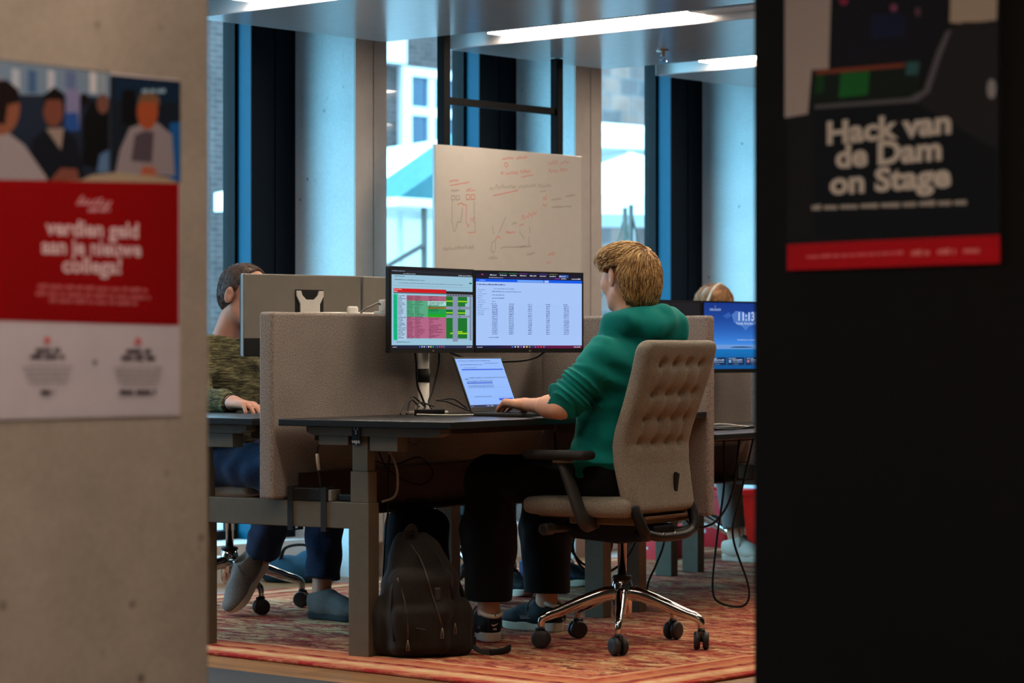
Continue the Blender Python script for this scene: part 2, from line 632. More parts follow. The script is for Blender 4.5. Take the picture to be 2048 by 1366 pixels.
    def warp(s, fn, lo=None, hi=None):
        sl, P = s.region(lo if lo is not None else s.lo, hi if hi is not None else s.lo + s.h * s.n)
        near = np.abs(s.F[sl]) < .06
        d = np.broadcast_to(fn(*P), near.shape)
        s.F[sl] = s.F[sl] + np.where(near, d, 0).astype(np.float32)
        return s
    def clip(s, p, n):           # keep the side the normal points away from
        P = np.meshgrid(*[s.lo[k] + s.h * np.arange(s.n[k]) for k in range(3)], indexing='ij', sparse=True)
        s.F = np.maximum(s.F, ((P[0] - p[0]) * n[0] + (P[1] - p[1]) * n[1] + (P[2] - p[2]) * n[2]).astype(np.float32))
        return s
    def sample(s, p):
        q = (np.asarray(p, float) - s.lo) / s.h
        q = np.clip(q, 0, s.n - 1.001)
        i = q.astype(int)
        f = q - i
        r = 0
        for a in (0, 1):
            for b in (0, 1):
                for c in (0, 1):
                    w = (f[:, 0] if a else 1 - f[:, 0]) * (f[:, 1] if b else 1 - f[:, 1]) * (f[:, 2] if c else 1 - f[:, 2])
                    r = r + w * s.F[i[:, 0] + a, i[:, 1] + b, i[:, 2] + c]
        return r
    def grad(s, p):
        e = s.h * 1.5
        g = np.stack([s.sample(p + np.eye(3)[k] * e) - s.sample(p - np.eye(3)[k] * e) for k in range(3)], 1)
        return g / np.maximum(np.linalg.norm(g, axis=1, keepdims=True), 1e-9)
    def mesh(s):
        F = s.F.copy()
        F[0], F[-1], F[:, 0], F[:, -1], F[:, :, 0], F[:, :, -1] = (1,) * 6
        I = F < 0
        c = np.zeros(tuple(np.array(F.shape) - 1), np.int8)
        n0, n1, n2 = c.shape
        offs = [(i, j, k) for i in (0, 1) for j in (0, 1) for k in (0, 1)]
        for (i, j, k) in offs:
            c += I[i:i + n0, j:j + n1, k:k + n2]
        act = np.argwhere((c > 0) & (c < 8))
        idx = np.full(c.shape, -1, np.int32)
        idx[tuple(act.T)] = np.arange(len(act))
        vals = {o: F[tuple((act + o).T)] for o in offs}
        acc = np.zeros((len(act), 3))
        cnt = np.zeros(len(act))
        for a in offs:
            for ax in range(3):
                if a[ax] == 0:
                    b = list(a)
                    b[ax] = 1
                    va, vb = vals[a], vals[tuple(b)]
                    m = (va < 0) != (vb < 0)
                    t = np.where(m, va / np.where(m, va - vb, 1), 0)
                    p = np.array(a, float)[None, :].repeat(len(act), 0)
                    p[:, ax] += t
                    acc += p * m[:, None]
                    cnt += m
        V = s.lo + s.h * (act + acc / cnt[:, None])
        faces = []
        for ax in range(3):
            b = [slice(None)] * 3
            e = [slice(None)] * 3
            b[ax], e[ax] = slice(0, -1), slice(1, None)
            ed = np.argwhere(I[tuple(b)] != I[tuple(e)])
            o1, o2 = (ax + 1) % 3, (ax + 2) % 3
            ed = ed[(ed[:, o1] > 0) & (ed[:, o2] > 0) & (ed[:, o1] < c.shape[o1]) & (ed[:, o2] < c.shape[o2])]
            q = []
            for (d1, d2) in ((-1, -1), (0, -1), (0, 0), (-1, 0)):
                w = ed.copy()
                w[:, o1] += d1
                w[:, o2] += d2
                q.append(idx[tuple(w.T)])
            q = np.stack(q, 1)
            fl = I[tuple(b)][tuple(ed.T)]
            q[~fl] = q[~fl][:, ::-1]
            faces.append(q)
        return V, np.concatenate(faces)
    def build(s, name, mat, parent=None, smooth_it=2, col=None):
        V, Fc = s.mesh()
        me = bpy.data.meshes.new(name)
        me.vertices.add(len(V))
        me.vertices.foreach_set('co', V.astype(np.float32).ravel())
        me.loops.add(len(Fc) * 4)
        me.loops.foreach_set('vertex_index', Fc.astype(np.int32).ravel())
        me.polygons.add(len(Fc))
        me.polygons.foreach_set('loop_start', np.arange(0, len(Fc) * 4, 4, dtype=np.int32))
        me.update(calc_edges=True)
        me.validate()
        me.polygons.foreach_set('use_smooth', [True] * len(me.polygons))
        if col is not None:
            ca = me.color_attributes.new('Col', 'FLOAT_COLOR', 'POINT')
            ca.data.foreach_set('color', np.tile(np.array([*col, 1.0], np.float32), len(V)))
        me.materials.append(M[mat])
        o = link(name, me, parent)
        if smooth_it:
            m = o.modifiers.new('smooth', 'SMOOTH')
            m.factor = .5
            m.iterations = smooth_it
        return o

def comb(s, keep, flow, n, length, seed, cols, r0=.0024, lift=.006, wave=.2, steps=7, sink=.002, clump=None):
    # locks combed along a modelled head shape s; keep / flow / length work on arrays of surface points
    rg = np.random.default_rng(seed)
    Vs, _ = s.mesh()
    Vs = Vs[keep(Vs)]
    p = Vs[rg.integers(0, len(Vs), n)] + rg.normal(0, .0015, (n, 3))
    L = length(p) * rg.uniform(.65, 1.15, n)
    jit = rg.normal(0, 1, (n, 3)) * wave
    lf = rg.uniform(.15, 1.0, n) * lift
    pts, rad = [], []
    for i in range(steps):
        t = i / (steps - 1)
        g = s.grad(p)
        h = -sink + lf * math.sin(min(1.0, t * 1.3 + .12) * math.pi * .6)
        p = p - g * np.clip(s.sample(p) - h, -.012, .012)[:, None]
        pts.append(p.copy())
        rad.append(r0 * (1 - .85 * t ** 1.7) * (.5 + .5 * min(1, t * 4 + .3)))
        d = flow(p) + jit
        d = d - g * (d * g).sum(1)[:, None]
        d /= np.maximum(np.linalg.norm(d, axis=1, keepdims=True), 1e-9)
        p = p + d * (L / (steps - 1))[:, None]
    pts = np.stack(pts, 1)
    m = MB()
    ci = rg.integers(0, len(cols), n)
    gi = rg.uniform(.72, 1.22, n)
    for k in range(n):
        m.col = tuple(min(1, v * gi[k]) for v in cols[ci[k]])
        m.tube(pts[k], rad, 4, cap=False, flat=.7)
    return m
# ================================================================== THE SETTING
def structure(name, mb, mat, mw, bevel=0, parent=None, **kw):
    o = mb.build(name, mat, parent, bevel=bevel, **kw)
    if parent is None:
        o.matrix_world = mw
        o['kind'] = 'structure'
    return o
S0_, S1_, T0_, T1_, ZC = -11.0, 7.85, -0.9, 11.0, 3.1
structure('floor', MB().box(T0_, T1_, S0_, S1_, -.1, 0), 'wood', BLD)
structure('floor_carpet', MB().box(-.15, T1_, S0_, -2.76, 0, .006), 'carpet', BLD)
structure('ceiling', MB().box(T0_, T1_, S0_, S1_, ZC, ZC + .1), 'plenum', BLD)
structure('wall_back', MB().box(T0_, T1_, S0_ - .1, S0_, 0, ZC), 'plaster', BLD)
structure('wall_right', MB().box(T1_, T1_ + .1, S0_, S1_, 0, ZC), 'plaster', BLD)
structure('wall_far', MB().box(T0_, T1_, S1_, S1_ + .1, 0, ZC), 'plaster', BLD)
structure('wall_left', MB().box(T0_, -.5, S0_, -4.42, 0, ZC), 'plaster', BLD)
PIT = 1.563
structure('wall_header', MB().box(T0_, -.62, -4.42, S1_, 2.78, ZC), 'plenum', BLD)
for k in range(-2, 5):
    s = .008 + PIT * k
    pier = structure('wall_pier', MB().box(-.78, -.206, s, s + .2, 0, ZC), 'concrete_pale', BLD)
    fr = MB()
    fr.box(-.206, -.194, s - .002, s + .112, 0, 2.9).box(-.206, -.194, s + .118, s + .202, 0, 2.9)
    structure('pier_cladding', fr, 'pier_front', BLD, parent=pier)
for k in range(-2, 5):          # window between pier k-1 and pier k
    a, b = .208 + PIT * (k - 1), .008 + PIT * k
    w = link('window_%d' % (k + 3), None)
    w.matrix_world = BLD @ T(-.73, a)
    w['kind'] = 'structure'
    wd = b - a
    gl = wd - .276
    f = MB()
    f.box(-.04, .04, 0, .035, .17, 2.78).box(-.04, .04, gl - .018, gl, .17, 2.78).box(-.04, .04, .035, gl - .018, .17, .21).box(-.04, .04, .035, gl - .018, 2.70, 2.78)
    f.build('window_frame', 'black_metal', w)
    MB().box(-.012, .004, .035, gl - .018, .21, 2.70).build('window_pane', 'glass', w)
    MB().box(-.04, .128, gl, wd, 0, 2.9).build('side_panel', 'daylight_blue_metal', w)
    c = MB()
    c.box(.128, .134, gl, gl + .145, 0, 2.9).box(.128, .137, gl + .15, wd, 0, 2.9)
    c.build('panel_front', flat('panel_shade_navy', rgb(5, 10, 20), .6, var=.06, spec=.12) if k == -2 else bpy.data.materials['panel_shade_navy'], w)  # same dark metal as the side, coloured darker for facing away from daylight
    MB().box(-.17, .30, 0, wd, 0, .17).build('window_sill', 'white_paint', w)
# suspended ceiling panels with a light line in each gap between them
for j in range(-6, 4):
    s0 = -1.16 + PIT * j
    structure('ceiling_panel', MB().box(0, 9.6, s0, s0 + 1.16, 2.437, 2.505), 'panel_white', BLD, bevel=.004)
for j, q in [(a, b) for a in range(-3, 3) for b in range(2)] + [(0, 2), (-1, 2), (-2, 2), (-3, 2)] + [(-4, 4), (-4, 3), (-5, 3), (-5, 4), (-5, 5)]:  # hand-listed lamps are unseen, added to light the chair, rug and pillar
        s = .345 + PIT * j
        t0 = .36 + 1.56 * q
        nm = {(-1, 0): 'white strip light in the ceiling gap close beside the concrete pillar with the poster',
              (0, 0): 'long white strip light in the ceiling gap above the whiteboard',
              (1, 0): 'short glimpse of white strip light beyond the sprinkler, beside the dark wall'}.get((j, q), 'unseen white strip light hanging in a gap of the ceiling panels')
        L = thing('ceiling_light', nm, 'ceiling light', BLD @ T(t0, s, 2.455), 'strip lights in the ceiling gaps')
        ln, le = (.75, .62) if q == 2 else (1.53, 1.15)  # shorter diffuser on added lamps keeps the light steep on the chair back
        MB().box(0, ln, -.07, .07, .022, .085).build('housing', 'fascia', L, bevel=.003)
        MB().box(.01, le, -.060, .060, .017, .022).build('diffuser', 'lamp_led', L)
        MB().box(le, ln, -.060, .060, .018, .022).build('blank_cover', 'white_plastic', L)
        for hx in (.2, ln - .2):
            MB().tube([(hx, 0, .085), (hx, 0, ZC - 2.455)], .004, 6).build('hanger', 'black_metal', L)
sp = thing('sprinkler_head', 'small chrome sprinkler head under the white ceiling panel', 'sprinkler', BLD @ T(.74, 1.09, 2.437))
MB().lathe([(.032, 0), (.030, -.006), (.012, -.008)], 20).build('escutcheon', 'chrome', sp, True)
MB().lathe([(.010, -.008), (.010, -.022), (.014, -.024), (.006, -.03)], 14).build('sprinkler_body', 'chrome', sp, True)
MB().tube([(.012, 0, -.024), (.014, 0, -.04), (0, 0, -.05), (-.014, 0, -.04), (-.012, 0, -.024)], .0025, 6).lathe([(.020, -.050), (.020, -.053)], 16).build('deflector', 'chrome', sp)

# ================================================================== OUTSIDE
structure('ground_outside', MB().box(-60, -.9, -30, 70, -.3, -.02), 'ground', BLD)
bld = thing('building', 'grey brick building with a white framed window, seen through the glass', 'building', BLD @ T(-20, 0))
MB().box(-6, 0, 6, 23.35, -.02, 7.6).build('brick_wall', 'brick_grey', bld)
wf = MB()
s0, s1, z0, z1 = 20.8, 22.5, 4.0, 5.4
wf.box(0, .1, s0, s0 + .22, z0, z1).box(0, .1, s1 - .12, s1, z0, z1).box(0, .1, s0 + .22, s1 - .12, z1 - .14, z1).box(0, .1, s0 + .22, s1 - .12, z0, z0 + .12)
wf.box(0, .08, 21.42, 21.57, z0 + .12, z1 - .14).box(0, .07, s0 + .22, 21.42, 4.66, 4.8).box(0, .07, 21.57, s1 - .12, 4.66, 4.8)
fr = wf.build('window_frame', 'white_paint', bld)
MB().box(0, .03, s0 + .22, s1 - .12, z0 + .12, z1 - .14).build('window_glass', flat('far_glass', rgb(20, 60, 84), .12), fr)
MB().box(0, .25, s0 - .1, s1 + .1, z0 - .1, z0).build('window_ledge', 'white_paint', bld)
MB().box(0, .3, 18.6, 20.7, 5.4, 7.6).build('pale_render_panel', 'white_paint', bld)
b2 = thing('building', 'rough stone building behind the white parasols outside', 'building', BLD @ T(-20, 0))
MB().box(-6, .2, 23.4, 40, -.02, 7.0).build('stone_wall', 'stone', b2)
MB().box(.2, 1.6, 25.9, 28, 3.6, 4.6).build('pale_box_bay', 'white_paint', b2)
hb = thing('hoarding', 'white site wall outside, below the dark green parasol underside', 'wall', BLD @ T(-13, 11.8))
MB().box(-.1, 0, 0, 4.1, -.02, 2.68).build('boards', 'white_paint', hb)
MB().box(-.14, .06, -.02, 4.12, 2.68, 2.76).build('capping', 'white_paint', hb)
def parasol(px, d, half, zr, za, label, turn):
    p = at_px(px, HOR, d)
    t = thing('parasol', label, 'parasol', T(p.x, p.y, -.02, turn), 'white parasols outside')
    h = half
    m = MB()
    m.add([(-h, -h, zr), (h, -h, zr), (h, h, zr), (-h, h, zr), (0, 0, za)], [(0, 1, 4), (1, 2, 4), (2, 3, 4), (3, 0, 4)])
    m.add([(-h, -h, zr - .18), (h, -h, zr - .18), (h, h, zr - .18), (-h, h, zr - .18), (-h, -h, zr), (h, -h, zr), (h, h, zr), (-h, h, zr)], [(0, 1, 5, 4), (1, 2, 6, 5), (2, 3, 7, 6), (3, 0, 4, 7)])
    m.build('canopy', 'parasol', t)
    MB().tube([(0, 0, .05), (0, 0, za)], .035, 10).build('pole', 'white_paint', t)
    MB().lathe([(.4, 0), (.4, .05), (.05, .07)], 20).build('base_plate', 'steel_dark', t)
    r = MB()
    for sx, sy in ((1, 1), (1, -1), (-1, 1), (-1, -1)):
        r.tube([(0, 0, zr - .1), (sx * h * .6, sy * h * .6, zr + (za - zr) * .36)], .014, 6)
    r.build('ribs', 'white_paint', t)
parasol(1185, 31, 2.1, 3.42, 3.72, 'white parasol highest up, in front of the stone building', .5)
parasol(1262, 25, 1.2, 2.45, 2.92, 'lower white parasol in front of the stone wall outside', .2)
parasol(800, 26, 1.3, 2.60, 3.0, 'white parasol outside above the white site wall', .72)
aw = thing('parasol_underside', 'dark green parasol underside outside, just past the edge of the whiteboard', 'parasol_underside', BLD @ T(-6.5, 6.5))  # added wedge standing in for the dark underside of a parasol canopy
MB().add([(0, .34, 2.275), (0, 1.9, 2.275), (0, 1.9, 3.1), (-.5, .34, 2.275), (-.5, 1.9, 2.275), (-.5, 1.9, 3.1)],
         [(0, 1, 2), (5, 4, 3), (0, 2, 5, 3), (1, 0, 3, 4), (2, 1, 4, 5)]).build('underside_wedge', flat('underside_green', rgb(36, 92, 96), .7), aw)
MB().box(-.5, .02, .30, 1.94, 2.20, 2.275).build('edge_beam', 'white_paint', aw)
MB().tube([(-.03, .66, 0), (-.03, .66, 2.2)], .025, 8).tube([(-.03, .15, 1.68), (-.03, .66, 1.9)], .02, 8).tube([(-.03, .48, 0), (-.03, .64, 1.4)], .018, 8).build('support_pole', 'steel_dark', aw)
for (px, d, lean) in ((1262, 19, .25), (1250, 19.4, -.3)):
    p = at_px(px, HOR, d)
    t = thing('rope_post', 'thin dark post with guy ropes outside above the blond head, ' + ('the farther one' if lean < 0 else 'the nearer one'), 'post', T(p.x, p.y, -.02))
    MB().tube([(0, 0, 0), (0, 0, 2.1)], .018, 8).build('post', 'steel_dark', t)
    MB().tube([(0, 0, 2.05), (lean * 2, 0, 0)], .008, 6).tube([(0, 0, 2.05), (-lean * 1.2, .3, 0)], .008, 6).build('guy_rope', 'steel_dark', t)

# ================================================================== FOREGROUND
structure('wall_pillar', MB().box(4.25, 4.827, -6.75, -5.405, 0, ZC), 'concrete', BLD, bevel=.006)
CO, CR = (-.592, 4.7), U_          # poster plane on the pillar: right edge point and direction
def poster_frame(o, r, off):
    return Matrix(((r[0], -r[1], 0, o[0] + r[1] * off), (r[1], r[0], 0, o[1] - r[0] * off), (0, 0, 1, 0), (0, 0, 0, 1)))
class Print:                        # flat printed artwork in the plane's own coordinates
    def __init__(s, o, r):
        s.o, s.r, s.m, s.k = o, r, MB(), 0
    def poly(s, pts, c, lift=None):
        s.k += 1
        y = -(.0006 + .00002 * s.k) if lift is None else -lift
        P = [on_plane(x, y_, s.o, s.r) for x, y_ in pts]
        s.m.col = rgb(*c)
        s.m.add([(q, y, z) for q, z in P], [tuple(range(len(P)))])
    def disc(s, x, y, rx, ry, c, n=18):
        s.poly([(x + rx * math.cos(2 * math.pi * i / n), y + ry * math.sin(2 * math.pi * i / n)) for i in range(n)], c)
    def text(s, str_, x, y, h, c, bold=.0, width=None):
        q, z = on_plane(x, y, s.o, s.r)
        d = s.o[1] + s.r[1] * q
        v, f = text_geo(str_, h / FPX * d / .72, bold)
        sc = 1.0
        if width:
            xs = [p[0] for p in v]
            q2, _ = on_plane(x + width / 2, y, s.o, s.r)
            q1, _ = on_plane(x - width / 2, y, s.o, s.r)
            sc = (q2 - q1) / (max(xs) - min(xs))
        s.k += 1
        s.m.col = rgb(*c)
        s.m.add([(q + p[0] * sc, -(.0006 + .00002 * s.k), z + p[2]) for p in v], f)
    def dashes(s, x0, x1, y, h, c, seed, slope=0.0):
        rn = random.Random(seed)
        x = x0
        while x < x1:
            w = rn.uniform(1.2, 4.2) * h * .8
            e = min(x + w, x1)
            a, b = y + slope * (x - x0), y + slope * (e - x0)
            s.poly([(x, b), (e, b), (e, b - h * rn.choice((.7, .8, 1.0))), (x, a - h * .75)], c)
            x = e + h * .45
p1 = thing('poster', 'poster with a meeting photo over a red and a white block, on the concrete pillar', 'poster', poster_frame(CO, CR, .004))
pw = .425
MB().box(-pw, 0, -.0005, .002, .932, 1.526).build('paper_sheet', flat('paper_white', rgb(208, 194, 204), .6, var=.03), p1)
pr = Print(CO, CR)
X0 = -72
pr.poly([(X0, 362), (216, 362), (216, 145), (X0, 112)], (34, 42, 60))
pr.poly([(X0, 190), (150, 190), (216, 196), (216, 147), (X0, 114)], (120, 140, 165))
for x, w, c in ((20, 16, (180, 185, 200)), (52, 18, (70, 100, 140)), (92, 14, (190, 190, 205)), (128, 20, (96, 110, 150)), (176, 14, (205, 200, 205)), (196, 12, (150, 160, 175))):
    pr.poly([(x, 186), (x + w, 187), (x + w, 140 + x * .04), (x, 136 + x * .04)], c)
pr.poly([(128, 260), (156, 260), (156, 180), (128, 176)], (130, 125, 165))
pr.poly([(126, 262), (156, 262), (152, 226), (126, 226)], (42, 80, 150))
pr.poly([(50, 362), (60, 280), (86, 258), (126, 256), (150, 280), (168, 362)], (22, 24, 34))
pr.poly([(88, 258), (124, 256), (118, 300)], (150, 130, 122))
pr.disc(103, 222, 20, 32, (122, 70, 56))
pr.poly([(82, 222), (84, 190), (104, 174), (124, 186), (126, 222), (120, 200), (90, 200)], (20, 15, 16))
pr.poly([(160, 330), (162, 240), (178, 200), (214, 220), (214, 345)], (16, 15, 19))
pr.disc(202, 208, 12, 20, (118, 76, 66))
pr.disc(165, 200, 8, 14, (24, 16, 18))
pr.poly([(190, 345), (214, 345), (214, 300), (196, 310)], (90, 120, 160))
pr.poly([(X0, 366), (X0, 250), (10, 264), (44, 290), (90, 356), (90, 364)], (160, 146, 152))
pr.disc(0, 215, 36, 56, (140, 84, 64))
pr.poly([(-40, 240), (-36, 166), (10, 160), (34, 180), (36, 205), (12, 210), (6, 250)], (28, 18, 18))
pr.poly([(96, 362), (118, 336), (150, 338), (156, 362)], (128, 74, 62))
pr.poly([(216, 362), (357, 366), (357, 163), (216, 150)], (26, 32, 44))
pr.poly([(226, 200), (356, 206), (356, 166), (226, 156)], (20, 40, 64))
pr.dashes(280, 330, 186, 8, (150, 180, 205), 3)
pr.poly([(332, 362), (357, 364), (357, 245), (336, 246)], (26, 92, 160))
pr.poly([(240, 250), (268, 252), (268, 180), (240, 180)], (16, 15, 18))
pr.poly([(226, 350), (236, 300), (256, 256), (282, 246), (312, 246), (340, 270), (346, 352)], (148, 134, 142))
pr.poly([(258, 322), (266, 270), (286, 262), (304, 264), (300, 326)], (84, 72, 82))
pr.disc(291, 224, 21, 36, (166, 78, 46))
pr.poly([(270, 212), (276, 190), (294, 184), (314, 194), (316, 216), (308, 204), (280, 204)], (122, 88, 62))
pr.poly([(274, 352), (282, 332), (306, 334), (310, 354)], (176, 96, 72))
pr.poly([(150, 364), (180, 350), (230, 345), (330, 355), (357, 368)], (172, 150, 128))
pr.poly([(X0, 639), (354, 651), (354, 367), (X0, 358)], (150, 4, 8))
# script logo, drawn as loose strokes
LG = (214, 150, 158)
for a, b, c_, d_ in ((148, 410, 160, 391), (158, 408, 166, 398), (164, 410, 176, 400), (176, 410, 188, 398), (190, 410, 196, 396), (198, 412, 206, 402), (206, 418, 216, 402)):
    pr.poly([(a, b), (a + 5, b), (c_ + 5, d_), (c_, d_)], LG)
pr.poly([(150, 409), (212, 413), (212, 410), (150, 405)], LG)
pr.dashes(172, 216, 424, 8, LG, 5)
pr.text('verdien geld', 183, 473, 32, (226, 186, 192), .0012, 186)
pr.text('aan je nieuwe', 181, 510, 32, (226, 186, 192), .0012, 200)
pr.text('collega!', 181, 546, 32, (226, 186, 192), .0012, 118)
pr.dashes(72, 290, 576, 9, (196, 96, 100), 11, .04)
pr.dashes(68, 296, 590, 9, (196, 96, 100), 12, .04)
pr.dashes(94, 270, 604, 9, (196, 96, 100), 13, .04)
for cx, dy in ((90, 0), (271, 2)):
    pr.disc(cx, 681 + dy, 7, 8, (206, 110, 116))
    pr.dashes(cx - 24, cx + 26, 705 + dy, 11, (92, 82, 88), 21 + cx)
    pr.dashes(cx - 34, cx + 34, 718 + dy, 11, (92, 82, 88), 22 + cx)
    for r_ in range(4):
        pr.dashes(cx - 50 + 4 * r_, cx + 50 - 3 * r_, 736 + dy + r_ * 10, 4.5, (160, 148, 154), 30 + r_ + cx)
pr.dashes(76, 104, 788, 11, (70, 60, 66), 41)
pr.dashes(234, 306, 788, 11, (70, 60, 66), 42)
pr.text('+', 184, 730, 10, (110, 100, 106), .002)
pr.m.build('printed_artwork', 'col', p1)

DO, DR = (.4557, 5.0), (.588, -.81)
structure('wall_dark', MB().box(0, 1.9, .0, .14, 0, ZC), 'dark_wall', poster_frame(DO, DR, 0), bevel=.004)
p2 = thing('poster', 'dark event poster on the black wall, reading Hack van de Dam on Stage', 'poster', poster_frame(DO, DR, .0025))
q0, zb = on_plane(1577, 540, DO, DR)
q1, _ = on_plane(2003, 525, DO, DR)
MB().box(q0, q1, -.0005, .002, zb, zb + .84).build('paper_sheet', flat('poster_black', rgb(16, 16, 19), .7, var=.05, spec=.15), p2)
pr = Print(DO, DR)
def band(xa, ya0, ya1, xb, yb0, yb1, c):
    pr.poly([(xa, ya1), (xb, yb1), (xb, yb0), (xa, ya0)], c)
pr.poly([(1572, 236), (1572, -120), (1668, -120), (1660, 138), (1626, 140), (1618, 228)], (180, 165, 160))
pr.poly([(1668, 130), (1672, -120), (1900, -120), (1896, 40), (1850, 120)], (24, 24, 33))
pr.disc(1690, 2, 9, 9, (150, 40, 76))
pr.disc(1790, 16, 7, 8, (130, 70, 100))
pr.disc(1838, 24, 6, 9, (100, 64, 84))
pr.poly([(1745, 78), (1812, 72), (1812, 28), (1745, 30)], (26, 32, 62))
pr.poly([(1902, 45), (1908, -120), (2000, -120), (1996, 40), (1930, 48)], (176, 158, 142))
pr.poly([(1627, 205), (1627, 142), (1846, 128), (1838, 196)], (23, 32, 26))
pr.poly([(1680, 196), (1684, 146), (1742, 142), (1738, 190)], (28, 104, 44))
pr.poly([(1632, 190), (1634, 150), (1652, 148), (1650, 186)], (22, 66, 30))
pr.poly([(1634, 150), (1634, 141), (1812, 126), (1812, 134)], (134, 62, 44))
pr.poly([(1814, 150), (1816, 124), (1842, 124), (1838, 150)], (50, 92, 94))
pr.poly([(1830, 214), (1850, 180), (1872, 110), (1892, 62), (1930, 44), (1998, 44), (1998, 470), (1830, 470)], (36, 35, 38))
pr.poly([(1632, 218), (1632, 210), (1820, 196), (1850, 180), (1878, 100), (1896, 62), (1906, 60), (1886, 110), (1862, 184), (1836, 204)], (92, 90, 96))
pr.poly([(1632, 470), (1628, 222), (1836, 206), (1996, 300), (1996, 470)], (18, 20, 25))
pr.poly([(1576, 478), (1580, 300), (1630, 240), (1630, 476)], (28, 25, 27))
pr.disc(1986, 178, 9, 20, (150, 146, 150))
WT = (206, 194, 184)
pr.text('Hack van', 1777, 277, 46, WT, .0022, 248)
pr.text('de Dam', 1778, 327, 46, WT, .0022, 212)
pr.text('on Stage', 1780, 380, 46, WT, .0022, 242)
pr.dashes(1626, 1936, 421, 12, (170, 160, 152), 51, -.036)
pr.poly([(1577, 541), (1577, 489), (2003, 470), (2003, 526)], (190, 8, 22))
pr.dashes(1616, 1812, 517, 7, (232, 110, 116), 52, -.045)
for i, (xa, xb) in enumerate(((1826, 1862), (1878, 1914), (1930, 1962))):
    pr.dashes(xa, xb, 512 - (xa - 1826) * .045, 12, (226, 120, 120), 60 + i, -.045)
pr.m.build('printed_artwork', 'col', p2)
# ================================================================== RUG, WHITEBOARD
M['rug'] = rug_mat(1.65, 3.05)
rug = MB().box(-1.65, 1.65, -3.05, 3.05, 0, .011).build('rug', 'rug', None, bevel=.004)
rug.matrix_world = BLD @ T(1.69, .55, .001)
tag(rug, 'large worn red and orange oriental rug under the desks', 'rug')

WO, WR = (-.348, 11.97), U_
wb = thing('whiteboard', 'white board with red and grey handwriting on a tall black frame', 'whiteboard', poster_frame(WO, WR, 0))
MB().box(0, 1.03, 0, .018, .76, 1.974).build('board', flat('board_white', rgb(188, 182, 174), .22, var=.02, spec=.6), wb, bevel=.003)
ql, _ = on_plane(901, 300, WO, WR)
qr, _ = on_plane(1127, 300, WO, WR)
for q, zt_ in ((ql, 2.98), (qr, 2.434)):
    MB().box(q - .022, q + .022, .02, .064, .012, zt_).build('post', 'black_metal', wb, bevel=.003)
for z in (2.165, .45):
    MB().box(ql + .022, qr - .022, .028, .056, z, z + .032).build('crossbar', 'black_metal', wb, bevel=.002)
MB().box(.1, .93, -.05, 0, .765, .78).build('pen_tray', 'steel_dark', wb, bevel=.002)
def wp(x, y):
    return on_plane(860 + x / 4.878, 280 + y / 4.878, WO, WR)
class Ink:
    def __init__(s):
        s.m = MB()
        s.k = 0
    def line(s, pts, w=.0032):
        s.k += 1
        y = -.0004 - s.k * 1e-6
        P = [wp(*p) for p in pts]
        for a, b in zip(P[:-1], P[1:]):
            dx, dz = b[0] - a[0], b[1] - a[1]
            L = math.hypot(dx, dz) or 1
            nx, nz = -dz / L * w / 2, dx / L * w / 2
            s.m.add([(a[0] - nx, y, a[1] - nz), (b[0] - nx, y, b[1] - nz), (b[0] + nx, y, b[1] + nz), (a[0] + nx, y, a[1] + nz)], [(0, 1, 2, 3)])
    def word(s, x0, y0, x1, y1, h, seed, w=.0028):
        rn = random.Random(seed)
        n = max(3, int((x1 - x0) / (h * .34)))
        pts = []
        for i in range(n + 1):
            t = i / n
            up = (i % 2) * rn.uniform(.5, 1.1)
            pts.append((x0 + (x1 - x0) * t + rn.uniform(-.1, .1) * h, y0 + (y1 - y0) * t - up * h + rn.uniform(-.1, .1) * h))
        s.line(pts, w)
red, grey = Ink(), Ink()
red.word(700, 195, 815, 185, 26, 1); red.word(838, 190, 945, 180, 26, 2)
red.line([(728, 225), (752, 222), (762, 250), (745, 265), (726, 250), (728, 225)])
red.word(690, 340, 712, 338, 36, 3); red.word(735, 340, 860, 335, 34, 4); red.word(875, 325, 985, 320, 34, 5)
red.line([(888, 362), (1010, 340)])
red.word(1155, 245, 1250, 238, 44, 6); red.word(1275, 240, 1355, 230, 40, 7); red.word(1155, 322, 1250, 318, 40, 8); red.word(1270, 312, 1345, 300, 34, 9)
red.word(190, 410, 278, 402, 24, 10); red.line([(195, 445), (380, 412)])
red.word(352, 505, 440, 500, 34, 11)
for x in (352, 400):
    red.line([(x, 535), (x + 34, 532), (x + 36, 580), (x + 2, 582), (x, 535)])
red.line([(268, 630), (310, 612), (320, 632), (355, 635), (350, 800), (372, 850), (385, 815)])
red.word(395, 790, 436, 780, 40, 12); red.line([(372, 905), (440, 900)])
red.line([(615, 545), (860, 490)])
red.word(890, 785, 1040, 730, 46, 13); red.line([(870, 835), (915, 820)])
red.word(740, 915, 828, 912, 26, 14)
red.line([(640, 970), (655, 940), (680, 945), (682, 970)])
red.word(1095, 590, 1140, 585, 50, 15); red.word(1095, 650, 1140, 660, 44, 16)
red.word(1150, 1128, 1220, 1122, 34, 17); red.word(1138, 1210, 1180, 1206, 34, 18)
grey.word(205, 505, 285, 500, 24, 20)
for x in (210, 255):
    grey.line([(x, 545), (x + 30, 542), (x + 32, 582), (x, 585), (x, 545)])
grey.line([(215, 590), (212, 810), (222, 810), (228, 890), (245, 890), (268, 800), (300, 800), (318, 660)])
grey.line([(432, 600), (428, 800), (440, 800), (440, 905)])
grey.word(578, 490, 625, 486, 40, 21); grey.word(640, 478, 840, 470, 38, 22); grey.word(860, 472, 1030, 460, 38, 23); grey.word(1055, 465, 1180, 458, 34, 24)
grey.line([(1075, 505), (1130, 495)])
grey.word(1185, 590, 1280, 580, 22, 25); grey.word(1320, 560, 1415, 548, 22, 26); grey.word(1185, 660, 1380, 655, 16, 27)
